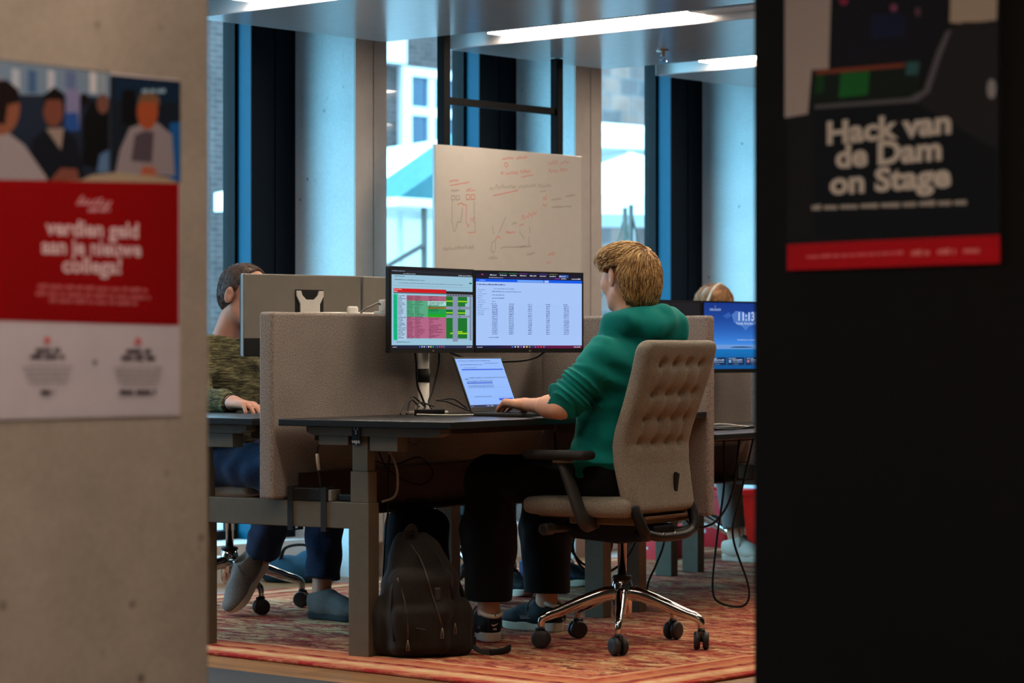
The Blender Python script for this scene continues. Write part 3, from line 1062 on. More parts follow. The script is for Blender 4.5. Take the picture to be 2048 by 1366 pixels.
grey.line([(740, 750), (672, 905)]); grey.line([(610, 830), (620, 920)])
grey.line([(640, 975), (605, 1000), (595, 1080), (620, 1105), (640, 1060), (636, 990)])
grey.line([(685, 1060), (710, 1045), (830, 1045), (930, 1035)]); grey.word(880, 1055, 985, 1045, 22, 28)
grey.line([(970, 850), (975, 910)]); grey.line([(965, 940), (968, 1000), (955, 1030)]); grey.line([(870, 890), (920, 965)])
grey.word(800, 830, 850, 820, 34, 29); grey.word(130, 1080, 430, 1060, 36, 30); grey.word(575, 1170, 660, 1162, 30, 31); grey.word(945, 1130, 1025, 1108, 26, 32)
red.m.build('red_writing', flat('ink_red', rgb(190, 92, 76), .5), wb)['label'] = 'red marker writing'
grey.m.build('grey_writing', flat('ink_grey', rgb(138, 126, 112), .5), wb)['label'] = 'faded grey marker writing'

# ================================================================== BENCH DESKS
def bench(e0, ln, zt, label):
    D = thing('bench_desk', label, 'desk', DESK @ T(0, e0), 'double sit-stand desks in a row')
    for w0, w1 in ((.025, .74), (-.80, -.085)):
        tb = MB().box(w0, w1, 0, ln, zt - .024, zt).build('tabletop', 'desk_top', D, bevel=.003)
    for sg in (1, -1):
        wc = .322 if sg > 0 else -.382
        for e in (.09, ln - .11):
            lg = MB()
            lg.box(wc - .042, wc + .042, e - .030, e + .030, .012, .53)
            lg.box(wc - .037, wc + .037, e - .026, e + .026, .53, .635)
            lg.box(wc - .032, wc + .032, e - .022, e + .022, .635, zt - .026)
            lg.build('leg', 'steel', D, bevel=.002)
            b = MB()
            a0, a1 = (.10, .66) if sg > 0 else (-.72, -.16)
            b.prism([(a0, zt - .026), (a1, zt - .026), (a1, zt - .045), (a1 - .03, zt - .056), (a0 + .03, zt - .056), (a0, zt - .045)], e - .03, e + .03, Matrix(((1, 0, 0, 0), (0, 0, 1, 0), (0, 1, 0, 0), (0, 0, 0, 1))))
            b.box(wc - .17, wc - .045, e - .028, e + .03, zt - .088, zt - .056)
            b.box(wc + .045, wc + .16, e - .028, e + .03, zt - .105, zt - .056)
            b.build('cross_bracket', 'steel', D, bevel=.002)
    for e in (.09, ln - .11):
        MB().box(-.34, .28, e - .024, e + .024, .44, .53).build('beam', 'steel', D, bevel=.003)
    for w0, w1 in ((.09, .14), (-.19, -.14)):
        MB().box(w0, w1, .12, ln - .14, zt - .075, zt - .028).build('rail', 'steel_dark', D, bevel=.002)
    MB().box(.012, .10, .13, ln - .16, .465, .47).box(.012, .016, .13, ln - .16, .47, .62).build('cable_tray', 'steel_dark', D)
    return D
b1 = bench(0, 1.73, .81, 'dark topped sit-stand desk of the person in green, with a steel leg in front')
b2 = bench(1.80, 1.70, .72, 'lower dark desk behind the fabric side screen, carrying the blue monitor')
b3 = bench(3.55, 1.72, .72, 'last desk of the row, only its legs showing under the screens')
st = MB()
st.box(.296, .330, .0565, .0598, .725, .785)
st.build('maker_label', 'black_plastic', b1)
lt = MB()
v, f = text_geo('vepa', .019, .0006)
MT = Matrix.Translation((.313, .0562, .731))
lt.add(v, f, MT)
for dx, dz in ((-.007, .048), (.007, .048), (0, .041), (0, .033)):
    lt.add([(dx + .0034 * math.cos(i), 0, dz + .0034 * math.sin(i)) for i in [k * math.pi / 4 for k in range(8)]], [tuple(range(8))], MT)
lt.build('maker_lettering', 'white_paint', b1)
# fabric screens
def rounded_panel(name, x0, x1, y0, y1, z0, z1, label, group=None):
    o = MB().box(x0, x1, y0, y1, z0, z1).build(name, 'panel_fabric', None, bevel=.013, seg=4, auto=True)
    o.matrix_world = DESK
    return tag(o, label, 'desk screen', group)
rounded_panel('desk_screen', -.06, 0, 0, 1.733, .532, 1.176, 'long grey felt screen between the two people at the near desk')
side = rounded_panel('desk_screen', -.06, .745, 1.735, 1.788, .41, 1.176, 'grey felt side screen behind the person in green, ending beside the chair back')
rounded_panel('desk_screen', -.06, 0, 1.80, 3.5, .532, 1.176, 'grey felt screen behind the blue lock screen monitor')
rounded_panel('desk_screen', -.06, 0, 3.56, 5.25, .532, 1.176, 'last grey felt screen of the row, below the headphone band')

# ================================================================== CHAIRS
XP = ([.40, .477, .56, .64, .705, .76, .82, .875, .96, 1.06, 1.2], [.18, .157, .140, .125, .122, .134, .157, .177, .205, .232, .26])
def backrest_sdf():
    s = SDF((.02, -.30, .42), (.32, .30, 1.12), .006)
    sl, P = s.region(s.lo, s.lo + s.n * s.h)
    x, y, z = P
    xp = np.interp(z.ravel(), *XP).reshape(z.shape)
    hw = np.interp(z.ravel(), [.45, .58, .72, .9, 1.08], [.205, .218, .228, .236, .246]).reshape(z.shape)
    zc, hz, r = .77, .297, .04
    qy, qz = np.abs(y) - hw + r, np.abs(z - zc) - hz + r
    d2 = np.sqrt(np.maximum(qy, 0) ** 2 + np.maximum(qz, 0) ** 2) + np.minimum(np.maximum(qy, qz), 0) - r
    curve = .12 * y ** 2
    d1 = np.abs(x - xp + curve) * .93 - .031
    k = .03
    h = np.clip(.5 + .5 * (d1 - d2) / k, 0, 1)
    D = d2 * (1 - h) + d1 * h + k * h * (1 - h)
    tuft = 0
    rows, cols = (.985, .885, .80, .715), (-.135, -.045, .045, .135)
    for i, rz in enumerate(rows):
        for cy in cols:
            rr = (y - cy) ** 2 + (z - rz) ** 2
            tuft = tuft + .015 * np.exp(-rr / (2 * .013 ** 2)) + .0025 * np.exp(-((y - cy) ** 2 / (2 * .05 ** 2) + (z - rz) ** 2 / (2 * .011 ** 2)))
    for cy in cols:
        tuft = tuft + .004 * np.exp(-(y - cy) ** 2 / (2 * .010 ** 2)) * np.clip((z - .70) / .03, 0, 1) * np.clip((1.0 - z) / .03, 0, 1)
    for cy in (-.09, 0, .09):
        for rz in (.935, .842, .757):
            tuft = tuft - .007 * np.exp(-(((y - cy) / .03) ** 2 + ((z - rz) / .03) ** 2) / 2)
    s.F = np.where(np.abs(D) < .06, D + tuft * np.clip((x - xp + curve + .005) / .02, 0, 1), D).astype(np.float32)
    return s
def seat_sdf():
    s = SDF((-.34, -.29, .43), (.24, .29, .57), .007)
    s.box((-.06, 0, .495), (.225, .235, .036), .032, k=0)
    s.warp(lambda x, y, z: .25 * np.maximum(0, -.2 - x) ** 1.0 * .3 + .06 * (x + .05) ** 2)
    return s
def castor_mb(ang):
    m = MB()
    rot = Matrix.Rotation(ang, 4, 'Z')
    ax = Matrix.Rotation(R(90), 4, 'X')
    for sg in (-1, 1):
        m.lathe([(.010, -.011), (.026, -.011), (.031, -.006), (.032, .0), (.031, .006), (.026, .011), (.010, .009)], 24, rot @ Matrix.Translation((0, sg * .0155, .0325)) @ ax)
    m.lathe([(.006, -.02), (.006, .02)], 10, rot @ Matrix.Translation((0, 0, .0325)) @ ax)
    m.box(-.014, .020, -.004, .004, .03, .07, rot)
    m.lathe([(.013, .062), (.013, .074)], 12)
    return m
def make_chair(label, mw, base_turn):
    Ch = thing('office_chair', label, 'chair', mw, 'tufted grey office chairs on chrome star bases')
    sb = MB()
    sb.lathe([(.026, .10), (.034, .115), (.036, .215), (.030, .235), (.022, .24)], 24)
    for k in range(5):
        a = base_turn + k * 2 * math.pi / 5
        c, s_ = math.cos(a), math.sin(a)
        pts = [(c * r_, s_ * r_, z) for r_, z in ((.02, .185), (.07, .182), (.15, .155), (.22, .128), (.268, .112), (.288, .098), (.291, .070))]
        sb.tube(spline(pts, 4), [.024] * 1 + [.021 - .011 * min(1, i / 22) for i in range(24)], 12, flat=1.25)
    sb.build('star_base', 'chrome', Ch, True)
    for k in range(5):
        a = base_turn + k * 2 * math.pi / 5
        o = castor_mb(a + .6 + 1.3 * k).build('castor', 'dark_plastic', Ch, auto=True)
        o.location = (math.cos(a) * .291, math.sin(a) * .291, .0)
    MB().lathe([(.016, .225), (.016, .385), (.027, .385), (.027, .42)], 24).build('gas_lift', 'chrome', Ch, True)
    MB().lathe([(.034, .236), (.034, .246), (.018, .25)], 20).build('lift_collar', 'black_plastic', Ch, True)
    me = MB()
    me.prism([(-.19, .40), (-.16, .375), (.02, .362), (.12, .372), (.17, .40), (.17, .43), (-.19, .44)], -.075, .075, Matrix(((1, 0, 0, 0), (0, 0, 1, 0), (0, 1, 0, 0), (0, 0, 0, 1))))
    me.build('mechanism', 'black_plastic', Ch, bevel=.008)
    br = MB()
    br.box(-.10, .16, -.19, .19, .435, .462).box(-.25, .18, -.15, .15, .452, .464)
    br.build('seat_pan', flat('bronze_plate', rgb(120, 92, 66), .4, .5) if 'bronze_plate' not in bpy.data.materials else bpy.data.materials['bronze_plate'], Ch, bevel=.004)
    kb = MB()
    ax = Matrix.Translation((-.165, -.20, .415)) @ Matrix.Rotation(R(90), 4, 'X')
    kb.lathe([(.016, -.12), (.016, 0), (.021, .002), (.021, .05), (.018, .056), (.011, .057), (.011, .052)], 20, ax)
    kb.build('tension_knob', 'dark_plastic', Ch, auto=True)
    seat_sdf().build('seat', 'chair_fabric', Ch)
    bk = backrest_sdf()
    bk.build('backrest', 'chair_fabric', Ch)
    lv = MB()
    lv.box(-.007, .007, -.013, .013, -.034, .034)
    o = lv.build('lumbar_lever', 'black_plastic', Ch, bevel=.006, seg=3)
    o.location = (.172, .075, .575)
    o.rotation_euler = (R(-14), 0, 0)
    bb = MB()
    bb.tube(spline([(.10, -.06, .40), (.16, -.10, .395), (.188, -.165, .41), (.178, -.19, .455), (.160, -.192, .50)], 6), .019, 12)
    bb.tube(spline([(.10, .06, .40), (.16, .10, .395), (.188, .165, .41), (.178, .19, .455), (.160, .192, .50)], 6), .019, 12)
    bb.tube(spline([(.188, -.165, .408), (.20, -.08, .392), (.20, .08, .392), (.188, .165, .408)], 6), .016, 12)
    bb.build('back_bracket', 'black_plastic', Ch, True)
    for yy in (-.075, .005):
        rg = MB()
        rg.lathe([(.010, 0), (.013, .002), (.010, .004)], 16, Matrix.Translation((.208, yy, .395)) @ Matrix.Rotation(R(90), 4, 'Y'))
        rg.build('trim_ring', 'chrome', Ch, True)
    for sg in (-1, 1):
        ar = MB()
        ar.tube(spline([(-.01, sg * .16, .445), (.0, sg * .24, .44), (-.005, sg * .268, .47), (-.045, sg * .272, .58), (-.075, sg * .272, .655)], 5), .017, 12, flat=1.7)
        arm = ar.build('armrest', 'dark_plastic', Ch, True)
        pd = SDF((-.24, sg * .272 - .07, .64), (.07, sg * .272 + .07, .71), .005)
        pd.box((-.09, sg * .272, .674), (.125, .046, .0155), .0145, k=0)
        pd.build('arm_pad', 'soft_black', arm)
        MB().lathe([(.036, .648), (.036, .660)], 24, Matrix.Translation((-.075, sg * .272, 0))).build('arm_collar', 'steel', arm, True)
    return Ch
def dup(root, mw, label):
    r = root.copy()
    C.objects.link(r)
    r.matrix_world = mw
    r['label'] = label
    for ch in list(root.children):
        c = ch.copy()
        C.objects.link(c)
        c.parent = r
        for g in ch.children:
            d = g.copy()
            C.objects.link(d)
            d.parent = c
            for g2 in g.children:
                d2 = g2.copy()
                C.objects.link(d2)
                d2.parent = d
    return r
RUGZ = .012
chair = make_chair('tufted grey office chair of the person in green, on a chrome star base', DESK @ T(.91, .81, RUGZ), R(265 + 33))
dup(chair, DESK @ T(-1.08, 1.10, RUGZ, R(180)), 'office chair half hidden by the pillar, under the bearded person in striped knitwear')
dup(chair, DESK @ T(-.93, 2.42, RUGZ, R(172)), 'office chair behind the near screens, only a chrome arm of its base showing')
dup(chair, DESK @ T(-1.0, 4.74, RUGZ, R(188)), 'last office chair of the row, castors showing beside the red crate')

# ================================================================== MONITORS, LAPTOPS
class Scr:
    def __init__(s, w, h):
        s.m, s.w, s.h, s.k = MB(), w, h, 0
    def r(s, u0, v0, u1, v1, c):
        s.k += 1
        y = -.0002 - s.k * 2.5e-6
        s.m.col = rgb(*c)
        s.m.add([(u0 * s.w, y, (1 - v1) * s.h), (u1 * s.w, y, (1 - v1) * s.h), (u1 * s.w, y, (1 - v0) * s.h), (u0 * s.w, y, (1 - v0) * s.h)], [(0, 1, 2, 3)])
    def poly(s, pts, c):
        s.k += 1
        y = -.0002 - s.k * 2.5e-6
        s.m.col = rgb(*c)
        s.m.add([(u * s.w, y, (1 - v) * s.h) for u, v in pts], [tuple(range(len(pts)))])
    def line(s, u0, u1, v, c, seed, h=.009):
        rn = random.Random(seed)
        u = u0
        while u < u1:
            e = min(u1, u + rn.uniform(.006, .026))
            s.r(u, v - h * rn.choice((.6, .8, 1)), e, v + h * .2, c)
            u = e + .004
    def text(s, t, u, v, size, c, bold=0):
        vv, ff = text_geo(t, size, bold)
        s.k += 1
        y = -.0002 - s.k * 2.5e-6
        s.m.col = rgb(*c)
        s.m.add([(u * s.w + p[0], y, (1 - v) * s.h + p[2]) for p in vv], ff)
    def taskbar(s, v0, c0, c1, lit=(1.0)):
        n = 24
        for i in range(n):
            t = i / n
            k = min(1, max(0, (t - .1) / .5))
            s.r(t, v0, t + 1 / n + .001, 1, tuple(a + (b - a) * k for a, b in zip(c0, c1)))
        m = (v0 + 1) / 2
        for i, c in enumerate(((40, 120, 220), (190, 195, 210), (200, 205, 215), (90, 90, 200), (225, 225, 235), (230, 220, 120), (40, 170, 90), (30, 60, 110), (60, 110, 220), (200, 40, 60), (220, 60, 70), (70, 120, 190))):
            u = .33 + i * .027
            s.r(u, m - .009, u + .013, m + .010, c)
        s.line(.012, .06, m + .008, (200, 205, 220), 7, .008)
        s.line(.92, .985, m + .006, (210, 205, 215), 8, .010)
def monitor(name, o, r, w, zb, zt, label, group, back=False, fill=None):
    Mo = thing(name, label, 'monitor', poster_frame(o, r, 0) @ Matrix.Translation((0, 0, zb)), group)
    h = zt - zb
    hs = MB().box(0, w, 0, .022, 0, h)
    hs.build('housing', 'black_plastic' if not back else 'grey_plastic', Mo, bevel=.004)
    MB().box(w * .18, w * .82, .022, .042, h * .16, h * .84).build('rear_shell', 'black_plastic' if not back else 'grey_plastic', Mo, bevel=.012, seg=3) if not back else None
    bz = MB()
    b, bb = .007, .017
    bz.box(0, w, -.002, 0, h - b, h).box(0, w, -.002, 0, 0, bb).box(0, b, -.002, 0, bb, h - b).box(w - b, w, -.002, 0, bb, h - b)
    bz.build('bezel', 'black_plastic', Mo)
    S = Scr(w - 2 * b, h - b - bb)
    if fill:
        fill(S)
        d = S.m.build('display', 'screen', Mo)
        d.location = (b, 0, bb)
    return Mo, h
def dk(w, e):
    p = DESK @ Vector((w, e, 0))
    return (p.x, p.y)
def unit(a, b):
    L = math.hypot(b[0] - a[0], b[1] - a[1])
    return ((b[0] - a[0]) / L, (b[1] - a[1]) / L), L
def sheet(S):
    S.r(0, 0, 1, 1, (150, 192, 214))
    S.r(0, 0, 1, .078, (18, 22, 32)); S.r(0, .036, .9, .038, (60, 66, 84)); S.line(.01, .16, .036, (140, 150, 170), 1); S.line(.14, .29, .066, (150, 160, 180), 2, .008); S.line(.82, .99, .066, (170, 175, 190), 3, .01)
    S.line(.04, .16, .10, (70, 90, 110), 4); S.line(.04, .40, .145, (90, 110, 130), 5); S.line(.09, .88, .185, (110, 128, 146), 6, .008); S.r(.03, .215, .97, .218, (120, 145, 165)); S.r(.955, .15, .99, .168, (10, 110, 60))
    S.r(.026, .25, .665, .298, (200, 8, 20)); S.r(.665, .268, 1, .305, (16, 16, 18)); S.line(.03, .125, .267, (230, 160, 160), 9, .012); S.line(.03, .075, .292, (240, 190, 190), 10, .012)
    S.r(.026, .298, .665, .312, (70, 96, 108)); S.r(.665, .305, 1, .335, (120, 130, 150))
    for i in range(9):
        S.r(.68 + i * .033, .315, .70 + i * .033, .325, (20, 22, 26))
    S.r(.026, .32, .075, .90, (0, 188, 134)); S.r(.075, .32, .182, .90, (166, 198, 226))
    S.r(.182, .335, .665, .40, (168, 92, 118)); S.r(.182, .40, .44, .605, (84, 166, 128)); S.r(.44, .40, .665, .46, (166, 214, 210))
    S.r(.44, .46, .665, .475, (10, 140, 74)); S.r(.44, .475, .665, .497, (176, 92, 34)); S.r(.44, .497, .665, .565, (12, 152, 76)); S.r(.44, .565, .665, .605, (6, 166, 24))
    S.r(.182, .605, .665, .875, (176, 98, 132)); S.r(.665, .335, 1, .895, (150, 180, 205))
    for a, b in ((.335, .462), (.50, .572), (.61, .875)):
        S.r(.665, a, .747, b, (8, 112, 36)); S.r(.812, a, .93 if b > .6 or a < .4 else .905, b, (8, 112, 36))
    S.r(.905, .42, .94, .462, (150, 180, 205))
    for a, b, u0, u1 in ((.388, .403, .665, .747), (.388, .403, .812, .94), (.538, .553, .665, .747), (.538, .553, .812, .905), (.78, .795, .81, .87), (.80, .818, .715, .747), (.80, .818, .81, .935)):
        S.r(u0, a, u1, b, (150, 214, 14))
    S.r(.747, .335, .812, .915, (132, 142, 170)); S.r(.665, .462, .96, .497, (132, 142, 170)); S.r(.665, .575, .96, .607, (132, 142, 170)); S.r(.96, .335, .985, .90, (120, 138, 166)); S.r(.83, .475, .845, .49, (8, 112, 36)); S.r(.83, .585, .845, .60, (8, 112, 36))
    for i in range(30):
        v = .345 + i * .0182
        S.line(.03, .06, v, (0, 120, 90), 60 + i, .007)
        S.line(.08, .08 + random.Random(i).uniform(.03, .095), v, (90, 104, 124), 100 + i, .008)
        dark = (104, 40, 62) if i < 4 or i > 14 else (20, 92, 62)
        S.line(.19, .19 + random.Random(i + 40).uniform(.05, .085), v, dark, 140 + i, .008)
        S.line(.28, .28 + random.Random(i + 80).uniform(.04, .12), v, dark, 180 + i, .008)
        if i < 11 or i > 14:
            S.line(.45, .45 + random.Random(i + 120).uniform(.03, .19), v, dark, 220 + i, .008)
    S.line(.06, .22, .925, (80, 110, 120), 11, .008)
    S.taskbar(.962, (16, 22, 48), (30, 34, 70))
def listing(S):
    S.r(0, 0, 1, 1, (166, 196, 247))
    S.r(0, 0, 1, .086, (16, 16, 36))
    S.r(.78, .012, .87, .05, (44, 84, 170))
    for i, c in enumerate(((40, 120, 70), (40, 140, 80), (120, 60, 170), (60, 60, 120), (90, 70, 190), (130, 130, 90))):
        S.r(.21 + i * .095, .004, .29 + i * .095, .010, c)
    for i in range(8):
        S.line(.13 + i * .093, .19 + i * .093, .038, (190, 194, 210), 20 + i, .012)
    S.r(.05, .022, .07, .034, (190, 60, 110)); S.line(.12, .25, .07, (160, 165, 190), 29, .009); S.r(.25, .064, .74, .067, (80, 60, 160)); S.r(.74, .061, .79, .07, (150, 50, 210)); S.line(.8, .85, .068, (190, 190, 210), 30, .01); S.line(.90, .99, .068, (200, 200, 215), 31, .012)
    S.r(0, .086, 1, .125, (4, 88, 230)); S.r(.385, .093, .63, .12, (108, 162, 240)); S.r(.64, .093, .68, .12, (166, 196, 247)); S.line(.03, .09, .108, (150, 190, 250), 32, .009)
    S.line(.03, .27, .165, (52, 78, 140), 33, .012); S.r(.012, .152, .02, .166, (30, 80, 200))
    for i, v in enumerate((.235, .26, .288, .315, .342, .37, .40, .43, .457, .483, .51, .537, .56)):
        S.line(.018, .018 + random.Random(i).uniform(.03, .085), v, (110, 136, 196), 40 + i, .008)
    S.r(.01, .47, .12, .49, (152, 182, 236))
    S.line(.16, .36, .218, (110, 136, 190), 55, .009); S.line(.15, .42, .255, (96, 120, 176), 56, .010); S.line(.15, .26, .30, (96, 120, 176), 57, .010); S.line(.15, .26, .342, (70, 96, 160), 58, .010); S.line(.15, .18, .385, (96, 120, 176), 59, .009)
    for i, u in enumerate((.145, .31, .48, .65, .82)):
        S.line(u, u + .045, .418, (96, 112, 160), 60 + i, .009)
        for k in range(17):
            v = .443 + k * .0232
            S.line(u + .005, u + (.055 if i in (0, 4) else .04), v, (88, 106, 160), 70 + i * 20 + k, .010)
            if i == 1:
                S.r(u - .004, v - .010, u + .003, v + .002, (30, 110, 90))
    for k in range(18):
        S.r(.13, .425 + k * .0232, .985, .4264 + k * .0232, (140, 170, 228))
    S.line(.12, .21, .86, (88, 106, 160), 99, .010)
    S.taskbar(.962, (14, 18, 60), (96, 14, 66))
def lock(S):
    n = 30
    for i in range(n):
        t = i / n
        if t < .62:
            a = t / .62
            c = tuple(p + (q - p) * a ** 1.6 for p, q in zip((8, 52, 136), (62, 138, 226)))
        elif t < .68:
            c = (104, 150, 214)
        else:
            a = (t - .68) / .32
            c = tuple(p + (q - p) * a for p, q in zip((10, 112, 186), (4, 78, 142)))
        S.r(0, t, 1, t + 1 / n + .001, c)
    S.poly([(.30, .68), (.36, .665), (.46, .66), (.56, .668), (.62, .68)], (14, 46, 84))
    S.poly([(.33, .18), (.38, .12), (.46, .13), (.52, .17), (.58, .12), (.66, .14), (.68, .24), (.62, .32), (.54, .36), (.50, .42), (.46, .36), (.36, .30)], (72, 116, 190))
    S.poly([(.22, .20), (.30, .14), (.33, .20), (.28, .24)], (44, 92, 172))
    S.text('11:13', .505, .265, .052, (205, 220, 246), .0008)
    S.text('Tuesday, November 12', .505, .325, .0135, (190, 210, 244), .0002)
    S.text('i', .135, .075, .014, (200, 215, 240), .0002); S.line(.07, .20, .10, (160, 185, 225), 3, .010); S.line(.07, .20, .118, (160, 185, 225), 4, .010)
    S.line(.40, .62, .565, (150, 180, 230), 5, .012); S.r(.495, .50, .52, .535, (60, 110, 180))
    for k in range(3):
        u = .06 + k * .22
        S.r(u, .825, u + .205, .945, (12, 44, 84))
        S.line(u + .015, u + .10, .845, (150, 175, 210), 10 + k, .010)
        S.line(u + .06, u + .18, .87, (170, 190, 215), 20 + k, .014); S.line(u + .06, u + .18, .90, (120, 150, 190), 30 + k, .014); S.r(u + .015, .862, u + .045, .905, (170, 110, 130) if k != 1 else (120, 160, 200))
        S.line(u + .07, u + .13, .932, (110, 140, 180), 40 + k, .008)
def page(S):
    S.r(0, 0, 1, 1, (136, 174, 240))
    for i in range(5):
        S.line(.05, .9, .06 + i * .03, (96, 124, 180), i, .008)
    S.taskbar(.965, (16, 22, 60), (40, 30, 80))
a, b = dk(.12, .523), dk(.13, 1.045)
r_, L = unit(a, b)
m1, _ = monitor('monitor', a, r_, L - .002, 1.034, 1.344, 'slim black monitor showing a spreadsheet with red, pink and green blocks', 'slim monitors in pairs on arms', fill=sheet)
a2, b2_ = dk(.13, 1.047), dk(.285, 1.57)
r2, L2 = unit(a2, b2_)
m2, _ = monitor('monitor', a2, r2, L2, 1.034, 1.342, 'slim black monitor showing a pale blue list page, beside the person in green', 'slim monitors in pairs on arms', fill=listing)
for LL, mo in ((L, m1), (L2, m2)):
    MB().box(LL / 2 - .006, LL / 2 + .006, -.0024, -.002, .005, .010).build('maker_mark', 'grey_plastic', mo)
fa, na = dk(-.346, .961), dk(-.496, .442)
r3, L3 = unit(fa, na)
m3, h3 = monitor('monitor', fa, r3, L3, 1.02, 1.3245, 'grey monitor seen from behind, hiding the face of the bearded person', 'slim monitors in pairs on arms', True, page)
MB().box(0, L3, .0221, .0235, 0, .068).build('lower_strip', 'black_plastic', m3, bevel=.001)
vx = L3 * .45
vm = MB()
MX = Matrix(((1, 0, 0, 0), (0, 0, 1, 0), (0, 1, 0, 0), (0, 0, 0, 1)))
vm.prism([(vx - .062, .245), (vx - .042, .245), (vx - .036, .228), (vx - .018, .212), (vx + .018, .212), (vx + .036, .228), (vx + .042, .245), (vx + .062, .245), (vx + .062, .225), (vx + .045, .195), (vx + .045, .13), (vx - .045, .13), (vx - .045, .195), (vx - .062, .225)], .0225, .030, MX)
vm.build('mounting_plate', 'white_plastic', m3, bevel=.0015)
rc = MB().box(vx - .066, vx + .066, .0222, .0226, .125, .249).build('mount_recess', 'black_plastic', m3)
fb, nb = dk(-.362, 1.51), dk(-.346, .968)
r4, L4 = unit(fb, nb)
m4, _ = monitor('monitor', fb, r4, L4, 1.02, 1.3245, 'grey monitor back partly hidden behind the spreadsheet screen', 'slim monitors in pairs on arms', True, page)
MB().box(0, L4, .0221, .0235, 0, .068).build('lower_strip', 'black_plastic', m4, bevel=.001)
la = dk(.134, 2.796)
r5, L5 = unit(la, dk(.27, 3.32))
m5, _ = monitor('monitor', la, r5, L5, .945, 1.254, 'monitor with a blue beach lock screen reading 11:13, partly behind the black wall', 'slim monitors in pairs on arms', fill=lock)
fc = dk(.10, 2.27)
r6, L6 = unit(fc, dk(.13, 2.79))
def off(S):
    S.r(0, 0, 1, 1, (18, 19, 24))
m6, _ = monitor('monitor', fc, r6, L6, .945, 1.254, 'switched off dark monitor between the green hood and the blue lock screen', 'slim monitors in pairs on arms', fill=off)

def mon_arm(w, e, zt, z0, label, mat, reach):
    A = thing('monitor_stand', label, 'monitor stand', DESK @ T(w, e, z0), 'monitor stands')
    MB().box(-.045, .075, -.055, .055, 0, .012).build('clamp_base', mat, A, bevel=.004)
    MB().lathe([(.030, .012), (.030, .03), (.021, .034), (.021, zt - z0), (.016, zt - z0 + .006)], 24).build('pole', mat, A, True)
    MB().lathe([(.0235, 0), (.0235, .05)], 20, Matrix.Translation((0, 0, (zt - z0) * .20 + .03))).build('pole_collar', 'black_plastic', A, True)
    for (tx, ty, tz) in reach:
        m = MB()
        z = tz - z0
        m.tube([(0, 0, z), (tx * .45 + .0, ty * .5, z), (tx, ty, z)], .016, 10)
        m.build('arm', mat, A, True)
    return A
mon_arm(.062, .815, 1.24, .81, 'pale monitor arm post on the desk behind the laptop', 'white_plastic', [(.033, -.06, 1.19), (.055, .50, 1.19)])
mon_arm(-.22, .76, 1.20, .81, 'pale monitor arm on the desk of the bearded person', 'white_plastic', [(-.16, -.07, 1.17), (-.10, .45, 1.17)])
mon_arm(.05, 2.45, 1.14, .72, 'monitor arm behind the dark monitor on the lower desk', 'white_plastic', [(.04, .05, 1.1), (.075, .40, 1.1)])

def laptop(mw, label, fill, tilt=22):
    Lp = thing('laptop', label, 'laptop', mw, 'dark thin laptops')
    # local: x from hinge towards the user (+x), y along the hinge
    bs = MB().box(0, .215, -.155, .155, 0, .014).build('keyboard_base', 'dark_plastic', Lp, bevel=.004)
    k = MB()
    for i in range(6):
        for j in range(14):
            k.box(.022 + i * .0175, .037 + i * .0175, -.142 + j * .0204, -.125 + j * .0204, .014, .0153)
    k.build('keys', 'black_plastic', bs)
    MB().box(.14, .205, -.055, .055, .0139, .0144).build('touchpad', 'steel_dark', bs)
    lid = MB().box(0, .31, 0, .006, 0, .212).build('lid', 'black_plastic', Lp, bevel=.002)
    t = R(tilt)
    lid.matrix_local = Matrix.Translation((.003, 0, .014)) @ Matrix.Rotation(-t, 4, 'Y') @ Matrix(((0, -1, 0, 0), (1, 0, 0, -.155), (0, 0, 1, 0), (0, 0, 0, 1)))
    S = Scr(.298, .186)
    fill(S)
    o = S.m.build('display', 'screen', lid)
    o.location = (.006, -.0003, .018)
    return Lp
def lap_page(S):
    S.r(0, 0, 1, 1, (140, 182, 250))
    S.line(.05, .75, .05, (70, 96, 150), 1, .012); S.line(.06, .55, .13, (80, 104, 160), 2, .012); S.line(.6, .9, .10, (80, 104, 160), 3, .012); S.line(.12, .4, .19, (90, 114, 170), 4, .01)
    S.r(.07, .215, .97, .238, (20, 78, 214))
    S.line(.18, .98, .40, (70, 94, 150), 5, .012); S.r(.07, .415, .14, .43, (30, 90, 110)); S.line(.15, .7, .425, (120, 150, 214), 6, .009)
    S.line(.09, .65, .475, (50, 80, 150), 7, .014); S.r(.08, .495, .64, .515, (24, 70, 200))
    for i in range(3):
        S.line(.08, .64, .555 + i * .022, (86, 110, 170), 8 + i, .010)
    S.r(.08, .60, .97, .603, (110, 144, 210)); S.r(.04, .80, .96, .803, (110, 144, 210)); S.line(.16, .52, .79, (80, 104, 160), 12, .012); S.r(.66, .83, .97, .87, (26, 76, 214))
    S.taskbar(.955, (16, 24, 60), (44, 36, 96))
lap = laptop(DESK @ T(.385, .80, .81), 'thin dark laptop in use on the desk below the two monitors', lap_page)
lap2 = laptop(DESK @ T(.30, 2.40, .72), 'dark laptop on the lower desk, its corner showing past the side screen', off)
